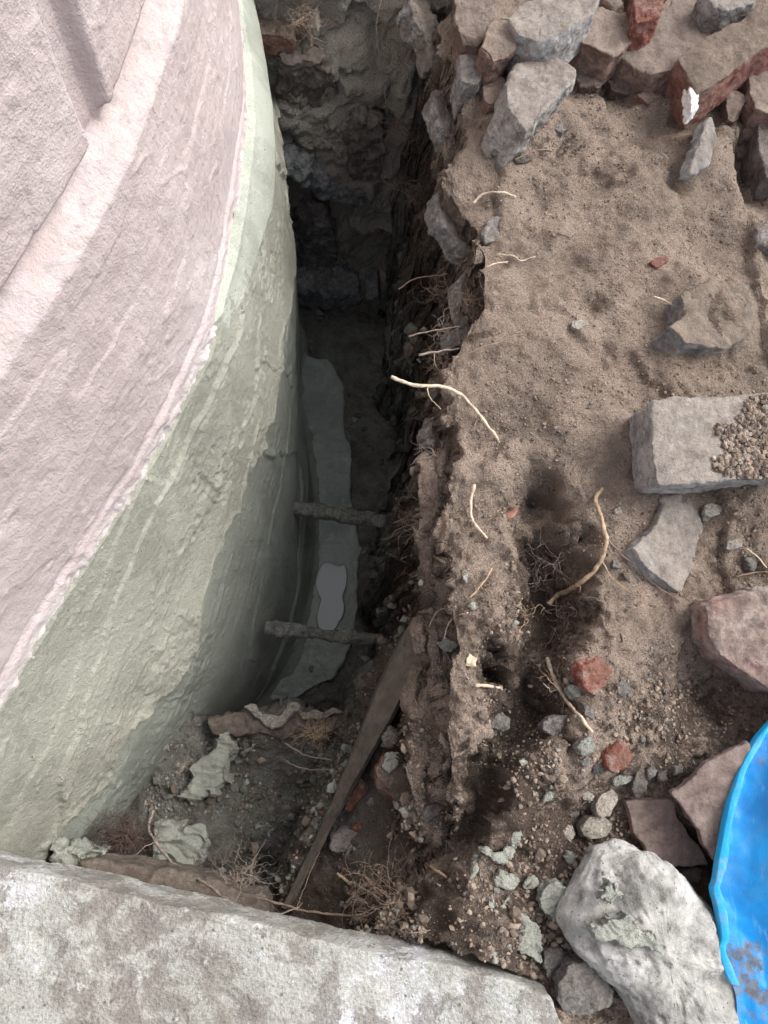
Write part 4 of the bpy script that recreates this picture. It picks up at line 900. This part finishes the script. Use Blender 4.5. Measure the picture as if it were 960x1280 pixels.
root([(812, 378, '0.02'), (828, 382, '0.018'), (847, 393, '0.01')], 2.2, M_rootp, 'thin pale twig beside the half buried concrete lump', .8, cat='twig')
root([(618, 322, '0.01'), (640, 324, '0.012'), (650, 330, '0.012'), (668, 325, '0.01')], 1.6, M_rootp, 'thin zigzag pale root near the bank edge below the light stone', .6)
root([(572, 448, .02), (600, 440, '0.02'), (626, 432, '0.015'), (650, 428)], 1.7, M_rootb, 'thin brown root crossing the bank edge above the long bent root', .6, [(.7, (.5, 1, .3), .04, .5)])
root([(510, 421, -.06), (540, 414, -.05), (574, 408, -.04)], 1.8, M_rootb, 'straight brown root sticking out over the trench level with the round flint', .6)
root([(523, 444, -.06), (545, 440, -.05), (575, 436, -.04)], 2.4, M_rootg, 'stout grey root sticking out over the trench above the long bent root', .7, [(.4, (-.3, -1, -.1), .05, .5)])
root([(498, 362, -.2), (520, 348, -.18), (560, 342, -.14)], 1.6, M_rootb, 'thin brown root in the shade of the upper bank face', .6)
root([(476, 0, -.10), (470, 40, -.16), (478, 90, -.25), (484, 146, -.36)], 1.2, M_rootb, 'very thin root hanging straight down in front of the far face', .7)
root([(381, 34, -.15), (390, 46, -.18), (404, 52, -.2)], 1.6, M_rootb, 'curled thin root near the top of the far face', .6)
root([(930, 686), (942, 697, '0.012'), (956, 710)], 1.6, M_rootp, 'straight thin twig above the pinkish chunk', .9, cat='twig')
root([(918, 722), (936, 717, '0.01'), (956, 715)], 1.5, M_rootb, 'lower brown twig lying along the pinkish chunk', .8, cat='twig')
root([(592, 857, '0.01'), (606, 858, '0.012'), (624, 860, '0.008')], 3.4, M_cut, 'short cut root stub on the front ridge', .8)
root([(634, 330, '0.01'), (606, 340, '0.02'), (598, 356, '0.02'), (604, 372, '0.02')], 1.2, M_rootp, 'fine looping pale root at the edge near the smooth flint', .7)
root([(690, 193, '0.01'), (668, 196, '0.02'), (640, 208, '0.02')], 1.4, M_rootb, 'thin twig under the large rough rubble stone', .8, cat='twig')
root([(706, 455), (728, 464), (752, 480)], 1.1, M_rootb, 'very thin twig in the sand left of the paving block', .8, cat='twig')
root([(696, 292), (712, 300), (734, 314)], 1.1, M_rootb, 'very thin curved twig in the sand below the brick heap', .8, cat='twig')
root([(612, 712, '0.02'), (598, 735, '0.03'), (584, 750, '0.03')], 2.0, M_roott, 'tan root leaning on the front ridge above the tiny mortar beads', .6, [(.5, (-.7, -1, .1), .06, .5)])
root([(568, 760, '0.02'), (545, 766, '0.02'), (535, 786, '0.02')], 1.3, M_roott, 'thin drooping root over the lower soil flakes', .7)
root([(582, 768, '0.02'), (562, 775, '0.02'), (553, 800, '0.02')], 1.3, M_rootp, 'second thin drooping root right beside the mortar ball', .7)
# tufts of fine roots
def tuft(cx, cy, rad, nst, mat, label, z=None, dirn=(0, 0, .3), rr=.00055, flat=.6, seed=1, wander=.42, zs=None):
    r_ = np.random.default_rng(seed); t = TB()
    for i in range(nst):
        a = r_.uniform(0, 2*PI); q = r_.uniform(0, 1)**.9*rad*.36
        px, py = cx+math.cos(a)*q, cy+math.sin(a)*q
        p = (hit(px, py)[0]+np.array([0, 0, .004])) if z is None else at(px, py, z+r_.normal()*.02)
        dv = r_.normal(size=3)*np.array([1, 1, flat])+np.array(dirn); dv /= np.linalg.norm(dv)
        L_ = rad*1.7e-3*r_.uniform(.4, 1.4); n = 8; Q = [p]
        for k in range(n):
            dv = dv+wander*r_.normal(size=3)*np.array([1, 1, flat]); dv /= np.linalg.norm(dv); Q.append(Q[-1]+dv*L_/n)
            if k in (3, 5) and r_.random() < .6:
                d2 = dv+.9*r_.normal(size=3); d2 /= np.linalg.norm(d2); W = [Q[-1]]
                for _ in range(4): d2 = d2+.5*r_.normal(size=3); d2 /= np.linalg.norm(d2); W.append(W[-1]+d2*L_/n)
                t.tube(np.array(W), np.linspace(rr*.7, rr*.35, 5), 4)
        Q = catmull(np.array(Q), 2); t.tube(Q, np.linspace(rr*r_.uniform(.8, 1.6), rr*.4, len(Q)), 4)
    o = t.build('root_tuft', mat); tag(o, label, 'root tuft', 'tufts of fine roots'); return o
tuft(690, 705, 52, 60, M_rootg, 'pale tangle of fine roots in the dark hollow under the arching root', dirn=(-.2, .1, .6), seed=2)
tuft(708, 775, 34, 26, M_rootg, 'wiry pale tuft hanging below the arching root', dirn=(0, -.3, .5), seed=3)
tuft(655, 770, 40, 22, M_roott, 'sparse tan tuft spreading over the lower part of the hollow', dirn=(-.6, -.2, .5), seed=4)
tuft(612, 730, 34, 26, M_rootb, 'brown tuft on the side of the front ridge', dirn=(-.4, 0, .4), seed=5)
tuft(700, 860, 26, 26, M_roott, 'small tan tuft around the middle of the pale stick', dirn=(-.5, .1, .4), seed=6)
tuft(545, 650, 46, 60, M_rootg, 'thick tuft hanging from the bank over the upper rod', z=-.16, dirn=(-.9, .1, -.3), seed=7)
tuft(548, 600, 34, 34, M_rootb, 'brown tuft hanging from the bank above the upper rod', z=-.14, dirn=(-.9, .2, -.2), seed=8)
tuft(560, 455, 40, 50, M_rootb, 'brown tuft hanging beneath the stout grey root', z=-.10, dirn=(-.9, 0, -.2), seed=9)
tuft(545, 520, 34, 36, M_rootd, 'dark tuft hanging beneath the long bent root', z=-.14, dirn=(-.9, 0, -.3), seed=10)
tuft(560, 360, 36, 40, M_rootb, 'brown tuft in the shadowed bank face beside the smooth flint', z=-.16, dirn=(-.8, -.2, -.2), seed=11)
tuft(520, 240, 50, 40, M_rootd, 'dark straggling tuft in the corner where the far face meets the bank', z=-.25, dirn=(-.4, -.4, -.1), seed=12)
tuft(500, 160, 45, 40, M_rootd, 'dark tuft in the upper corner of the far face', z=-.25, dirn=(-.4, -.4, -.1), seed=13)
tuft(380, 22, 40, 44, M_rootb, 'hairy tuft at the top of the far face near the dull red brick', z=-.10, dirn=(0, -.8, -.2), seed=14)
tuft(520, 760, 40, 40, M_rootd, 'dark tuft in the shade behind the lower rod', z=-.5, dirn=(-.9, 0, -.1), seed=15)
tuft(152, 1052, 50, 190, M_rootd, 'dense dark mat of roots filling the hole in the mortar by the slab', z=-.45, dirn=(.2, .1, .3), rr=.0009, seed=16, wander=.8)
tuft(300, 1100, 46, 60, M_rootg, 'pale wispy tuft at the slab edge left of the board', z=-.35, dirn=(.1, .3, .3), seed=17)
tuft(478, 1122, 60, 90, M_rootb, 'wide brown mat of fine roots above the middle of the slab', dirn=(.2, .1, .4), seed=18)
tuft(402, 918, 36, 44, M_roott, 'reddish tuft along the board near the brown shelf', z=-.50, dirn=(-.6, .1, .1), seed=19)
tuft(452, 850, 24, 16, M_rootb, 'tiny tuft poking out beside the board below the lower rod', z=-.42, dirn=(-.8, 0, 0), seed=20)
tuft(545, 570, 30, 24, M_rootg, 'light wiry tuft sticking out just above the uppermost soil flake', z=-.08, dirn=(-.9, .1, .1), seed=41)
tuft(530, 700, 34, 34, M_rootb, 'brown tuft on the bank face between the two rods', z=-.25, dirn=(-.9, .1, -.1), seed=42)
tuft(560, 410, 34, 24, M_rootg, 'light wiry tuft beside the straight root over the trench', z=-.10, dirn=(-.9, .1, .0), seed=43)
tuft(592, 378, 24, 24, M_roott, 'tan tuft on the edge between the two small flints', dirn=(-.4, .1, .3), seed=31)
tuft(225, 965, 20, 5, M_rootp, 'few thin stalks stuck to the lower green mortar', z=-.55, dirn=(.5, .2, .2), seed=22)
# leaf
lf = curve([(630, 640), (638, 630), (648, 634), (645, 644), (636, 650), (630, 648)], 0); hz = hit(638, 640)[0][2]+.02
lf = curve([(630, 640), (638, 630), (648, 634), (645, 644), (636, 650), (630, 648)], hz); lf[:, 2] += np.array([0, .004, .008, .003, .006, -.002])
o = mk('dead_leaf', np.vstack([lf, lf-[0, 0, .0012]]), [tuple(range(6)), tuple(range(11, 5, -1))]+[(i, i+6, (i+1) % 6+6, (i+1) % 6) for i in range(6)], M_leaf, smooth=False, base=lf.mean(0)); tag(o, 'reddish brown dead leaf on the edge of the dark hollow', 'leaf')

# ------------------------------------------------------------------ rods, floor mortar, puddle, board
def rod(p0, p1, rpx, lab, seed):
    P = np.linspace(at(*p0), at(*p1), 120); r = rpx*(HC-P[0, 2])/F
    ex = P[-1]-P[0]; P = np.vstack([P[:1]-ex*.12, P, P[-1:]+ex*.45]); P, _ = resample(P, step=.0025)
    k = 28; th = np.linspace(0, 2*PI, k, endpoint=False); T = ex/np.linalg.norm(ex); A = np.cross(T, [0, 0, 1.]); A /= np.linalg.norm(A); Bn = np.cross(A, T)
    V = P[:, None]+r*(A*np.cos(th)[:, None]+Bn*np.sin(th)[:, None])[None]
    nn = (A*np.cos(th)[:, None]+Bn*np.sin(th)[:, None])[None]
    dsp = .006*sst(-.1, .25, noise(V*26+seed, 5))+.004*fbm(V*60+seed, 6, 3)+.003*noise(V*8, 3)
    V = V+nn*dsp[..., None]
    a = np.arange(len(P)*k).reshape(len(P), k); b = np.roll(a, -1, 1)
    o = mk('rod', V.reshape(-1, 3), np.stack([a[:-1], b[:-1], b[1:], a[1:]], -1).reshape(-1, 4), M_crust, base=V.reshape(-1, 3).mean(0))
    tag(o, lab, 'rod', 'mortar crusted rods across the trench')
rod((366, 635, -.86), (505, 655, -.86), 8.0, 'upper and farther of two mortar crusted rods spanning the trench', 1.3)
rod((350, 787, -.80), (502, 802, -.80), 7.0, 'lower and nearer of two mortar crusted rods spanning the trench', 5.1)
def sheet(name, outline, z, thick, mat, lab, cat, amp=.004, voxel=.004, rnd=4, fr=12):
    return rock(name, outline, mat, lab, cat, thick=thick, z=z, lift=0, amp=amp, fr=fr, voxel=voxel, rnd=rnd, rag=6 if name != 'puddle' else 2)
sheet('mortar_bed', [(330, 430), (368, 440), (414, 452), (432, 490), (430, 540), (440, 580), (446, 640), (452, 700), (448, 760), (438, 810), (416, 850), (360, 880), (330, 870)], ZF+.026, .05, M_mort_floor, 'smooth wet bed of green mortar along the trench floor by the wall', 'mortar bed', .010, .004, 3, 9)
sheet('puddle', [(398, 712), (408, 700), (420, 708), (432, 704), (436, 724), (428, 738), (432, 758), (420, 786), (402, 792), (394, 772), (402, 750), (394, 730)], ZF+.036, .010, M_water, 'shiny puddle on the mortar bed between the two rods', 'puddle', .0001, .003, 6, 60)
BP = curve([(546, 728), (512, 782), (486, 834), (462, 888), (438, 946), (413, 1006), (386, 1066), (352, 1134)], np.array([-.20, -.23, -.265, -.30, -.33, -.352, -.365, -.372])); BP, _ = resample(catmull(BP, 8), step=.006)
Tn = np.gradient(BP, axis=0); Tn /= np.linalg.norm(Tn, axis=1, keepdims=True); Sd = np.stack([Tn[:, 1], -Tn[:, 0], Tn[:, 0]*0], 1); Sd *= np.sign(Sd[:, :1].mean())
BP = BP+.0015*np.stack([fbm(BP*16, 4, 2), fbm(BP*16, 5, 2), fbm(BP*14, 6, 2)], 1)
sb = np.linspace(0, 1, len(BP)); wb_ = np.interp(sb, [0, .25, .5, .75, 1], [.035, .058, .036, .012, .008]); hb_ = np.interp(sb, [0, .3, .6, 1], [.05, .07, .04, .004])
sec = [(0, 0, 0), (0, .25, .25), (0, .5, .5), (0, .75, .75), (0, 1, 1), (.008, 1, .9), (.008, 0, -.3), (-.004, 0, -5.)]
V = np.stack([BP+Sd*(wb_*b_+c0_)[:, None]+np.stack([0*wb_, 0*wb_, hb_*min(b_, 1)*(1 if d_ >= 0 else 0)+(-.012 if c0_ and d_ >= 0 else 0)-(.02 if d_ == -.3 else 0)-(.33 if d_ == -5. else 0)], 1) for c0_, b_, d_ in [(x, y, z) for x, y, z in sec]], 1)
V = V+.002*fbm(V*40, 12, 3)[..., None]
m_ = len(sec)
a = np.arange(len(BP)*m_).reshape(len(BP), m_); b = np.roll(a, -1, 1)
o = mk('buried_board', V.reshape(-1, 3), np.stack([a[:-1], b[:-1], b[1:], a[1:]], -1).reshape(-1, 4), M_board, smooth=False, base=V.reshape(-1, 3).mean(0)); tag(o, 'thin grey board on edge holding back the rubble beside the dark soil block', 'board')

# ------------------------------------------------------------------ blue sheet
edge_px = [(1010, 860), (962, 905), (944, 928), (928, 958), (914, 1000), (904, 1050), (896, 1098), (893, 1112), (899, 1140), (903, 1172), (900, 1186), (908, 1215), (920, 1245), (922, 1290), (930, 1360)]
ep = resample(catmull(curve(edge_px, .07), 12), n=260)[0]
far = curve([(1500, 700)]*1+[(1500, 1500)], .12); nf = 170
V = []
for i, p in enumerate(ep):
    q = far[0]+(far[1]-far[0])*i/259.0; t = np.linspace(0, 1, nf)[:, None]**1.4; V.append(p+(q-p)*t)
V = np.array(V); tt = (np.linspace(0, 1, nf)**1.4)[None, :]
dist = np.linalg.norm(V-V[:, :1], axis=2)
V[..., 2] += .045*sst(0, .10, dist)-.0*dist+.02*fbm(V*5, 71, 2)*sst(0, .08, dist)+.020*ridged(V*np.array([7, 3, 1.])+.6*fbm(V*4, 74, 2)[..., None], 72, 3)*sst(.02, .1, dist)+.006*fbm(V*14, 75, 3)*sst(.0, .05, dist)+.0015*fbm(V*50, 73, 2)
skirt = V[:, :1].copy(); skirt[..., 2] -= .03; skirt[..., 0] += .012; sk2 = skirt.copy(); sk2[..., 2] -= .09; sk2[..., 0] += .05
V = np.concatenate([sk2, skirt, V], 1)
tarp = empty('blue_tarpaulin', V[130, 20]); tag(tarp, 'blue woven tarpaulin folded over at the lower right corner', 'tarpaulin')
o = mk('sheet', V.reshape(-1, 3), gridfaces(260, nf+2), mat_tarp(), tarp)
c_ = at(930, 1215, .08); dm = .78*np.exp(-(((V[..., 0]-c_[0])/.09)**2+((V[..., 1]-c_[1])/.13)**2)); c2 = at(955, 950, .08); dm = np.maximum(dm, .6*np.exp(-(((V[..., 0]-c2[0])/.03)**2+((V[..., 1]-c2[1])/.05)**2)))
a_ = o.data.attributes.new('damp', 'FLOAT', 'POINT'); a_.data.foreach_set('value', dm.astype(np.float32).ravel())
hw = np.linspace(0, 1, 9)[None, :, None]; e0 = ep[10:205]; dirv = (V[10:205, 12]-V[10:205, 2]); dirv[..., 2] = 0; dirv /= np.linalg.norm(dirv, axis=1, keepdims=True)
wdt = (.012+.003*noise(e0*30, 3))[:, None, None]
hem = e0[:, None]+dirv[:, None]*(hw*wdt-.004); hem[..., 2] += .0035+.0025*np.sin(hw[..., 0]*PI*.62)+.0014*fbm(hem*50, 9, 2)+.0015
low = hem[:, :1].copy(); low[..., 2] -= .016; hem = np.concatenate([low, hem], 1)
endv = hem[:, -1:].copy(); endv[..., 2] -= .008; hem = np.concatenate([hem, endv], 1)
mk('hem', hem.reshape(-1, 3), gridfaces(len(e0), 11), M_hem, tarp)

# ------------------------------------------------------------------ grit, crumbs and pebbles
ico = bmesh.new(); bmesh.ops.create_icosphere(ico, subdivisions=1, radius=1); IV = np.array([v.co[:] for v in ico.verts]); IF = np.array([[v.index for v in f.verts] for f in ico.faces]); ico.free()
def scatter(name, regions, mats, label, cat, seed, probs, kind='stuff', end=False, sink=.3):
    r_ = np.random.default_rng(seed); Vs = []; Fs = []; Ms = []; k = 0
    for (x0, y0, x1, y1, num, smin, smax, pw) in regions:
        for _ in range(num):
            px, py = r_.uniform(x0, x1), r_.uniform(y0, y1); h, nn = hit(px, py)
            if noise(np.array([[h[0]*11, h[1]*11, 3.]]), 91)[0] < r_.uniform(-.5, .35): continue
            s = smin+(smax-smin)*r_.random()**pw
            v = IV*(1+.22*r_.normal(size=(len(IV), 1)))*np.array([1, r_.uniform(.6, 1), r_.uniform(.45, .9)])*s
            a = r_.uniform(0, 2*PI, 3); ca, sa = np.cos(a), np.sin(a)
            Rz = np.array([[ca[0], -sa[0], 0], [sa[0], ca[0], 0], [0, 0, 1]]); Rx = np.array([[1, 0, 0], [0, ca[1], -sa[1]], [0, sa[1], ca[1]]])
            Vs.append(v@Rx.T@Rz.T+h+nn*s*(1-sink)*.5); Fs.append(IF+k); mi = int(r_.choice(len(mats), p=probs)); mi = (len(mats)-1 if (h[2] < -.3 and mi in (0, 1) and r_.random() < .75) else mi); Ms += [mi]*len(IF); k += len(IV)
    V = np.vstack(Vs); o = mk(name, V, np.vstack(Fs), mats, midx=Ms, smooth=False, base=np.array([0, 0, 0.]))
    tag(o, label, cat, kind=kind); return o
M_clod = mat_plain('soil_crumb', (.135, .105, .085), .95, .4, 40); M_clodg = mat_plain('cement_dusted_crumb', (.125, .128, .108), .95, .45, 60); M_clodl = mat_plain('light_soil_crumb', (.26, .205, .16), .95, .3, 40)
R = [(600, 100, 960, 480, 6500, .0008, .0036, 4), (560, 480, 960, 760, 6000, .0009, .0040, 3.5), (600, 740, 960, 960, 3300, .001, .0045, 3), (600, 930, 960, 1270, 3300, .001, .005, 3), (640, 850, 860, 1060, 900, .002, .006, 2), (560, 1040, 740, 1240, 900, .0015, .006, 2), (380, 900, 530, 1180, 3000, .0012, .006, 2.2), (480, 760, 620, 1180, 900, .001, .003, 3), (180, 900, 430, 1130, 3200, .0015, .007, 2.2), (350, 400, 500, 880, 1300, .0015, .006, 2.5), (890, 500, 960, 600, 0, .001, .003, 2)]
scatter('gravel', R, [M_clod, M_clodl, M_pebg, M_pebp, M_brickred, M_clodg], 'fine grit and soil crumbs strewn over the bank and the trench', 'gravel', 5, [.30, .44, .13, .115, .015, 0])
R = [(370, 400, 540, 860, 260, .006, .02, 2.5), (190, 930, 420, 1110, 420, .004, .016, 2.5), (400, 930, 530, 1180, 360, .004, .014, 2), (640, 1040, 740, 1240, 120, .004, .012, 2), (380, 360, 520, 440, 120, .008, .03, 2), (600, 700, 720, 1000, 120, .003, .010, 2.5)]
scatter('soil_clods', R, [M_clod, M_clodl, M_mort_splat, M_clodg], 'dark soil clods and mortar crumbs lying in the trench', 'soil clods', 6, [.68, .22, .10, 0])
# crumbled soil lying on the paving block
r_ = np.random.default_rng(9); Vs = []; Fs = []; Ms = []; k = 0
blk = [c for c in pv.children][0]; bpy.context.view_layer.update(); inv = blk.matrix_world.inverted()
for _ in range(12500):
    px, py = r_.uniform(890, 1032), r_.uniform(494, 600)
    if px < np.interp(py, [498, 520, 545, 575, 600], [948, 925, 896, 890, 905])+22*float(noise(np.array([[px*.06, py*.06, 1.]]), 5)[0])+abs(r_.normal())*14-6: continue
    rr = ray(px, py); ok, loc, nn, _i = blk.ray_cast(inv@Vector((0, 0, HC)), inv.to_3x3()@Vector(rr))
    if not ok: continue
    loc = np.array(blk.matrix_world@loc); s = .0008+.0050*r_.random()**5
    v = IV*(1+.22*r_.normal(size=(len(IV), 1)))*s; Vs.append(v+loc+np.array([0, 0, s*.5])); Fs.append(IF+k); Ms += [int(r_.choice(4, p=[.35, .4, .15, .1]))]*len(IF); k += len(IV)
o = mk('crumbled_soil', np.vstack(Vs), np.vstack(Fs), [M_clod, M_clodl, M_clod, M_pebp], midx=Ms, smooth=False, base=np.array(pv.location)); tag(o, 'crumbled soil and grit lying on the grey paving block', 'soil crumbs', kind='stuff')

# ------------------------------------------------------------------ camera, light
cd = bpy.data.cameras.new('camera'); cam = bpy.data.objects.new('camera', cd); col.objects.link(cam); sc.camera = cam
cd.sensor_fit = 'VERTICAL'; cd.sensor_height = 36; cd.lens = 36*F/1280; cd.clip_start = .02; cd.clip_end = 500
M4 = Matrix([[*RM[0], 0], [*RM[1], 0], [*RM[2], HC], [0, 0, 0, 1]]); cam.matrix_world = M4
w = bpy.data.worlds.new('World'); sc.world = w; w.use_nodes = True
sk = w.node_tree.nodes.new('ShaderNodeTexSky'); sk.sky_type = 'NISHITA'; sk.sun_disc = False
EL, AZ = math.radians(50), math.radians(68)   # azimuth measured from +Y towards +X
sk.sun_elevation = EL; sk.sun_rotation = AZ; sk.air_density = 1.0; sk.dust_density = 4.0; sk.ozone_density = 1.0
bgn = w.node_tree.nodes['Background']; bgn.inputs[1].default_value = .15
hs = w.node_tree.nodes.new('ShaderNodeHueSaturation'); hs.inputs['Saturation'].default_value = .35
w.node_tree.links.new(sk.outputs[0], hs.inputs['Color']); w.node_tree.links.new(hs.outputs[0], bgn.inputs[0])
ld = bpy.data.lights.new('sun', 'SUN'); ld.energy = 1.35; ld.angle = math.radians(36); ld.color = (1, .965, .92)
lo = bpy.data.objects.new('sun', ld); col.objects.link(lo)
sd = Vector((math.sin(AZ)*math.cos(EL), math.cos(AZ)*math.cos(EL), math.sin(EL)))
lo.rotation_euler = sd.to_track_quat('Z', 'Y').to_euler()
sc.view_settings.view_transform = 'Standard'; sc.view_settings.look = 'None'; sc.view_settings.exposure = .98; sc.view_settings.gamma = 1
sc.render.engine = 'CYCLES'
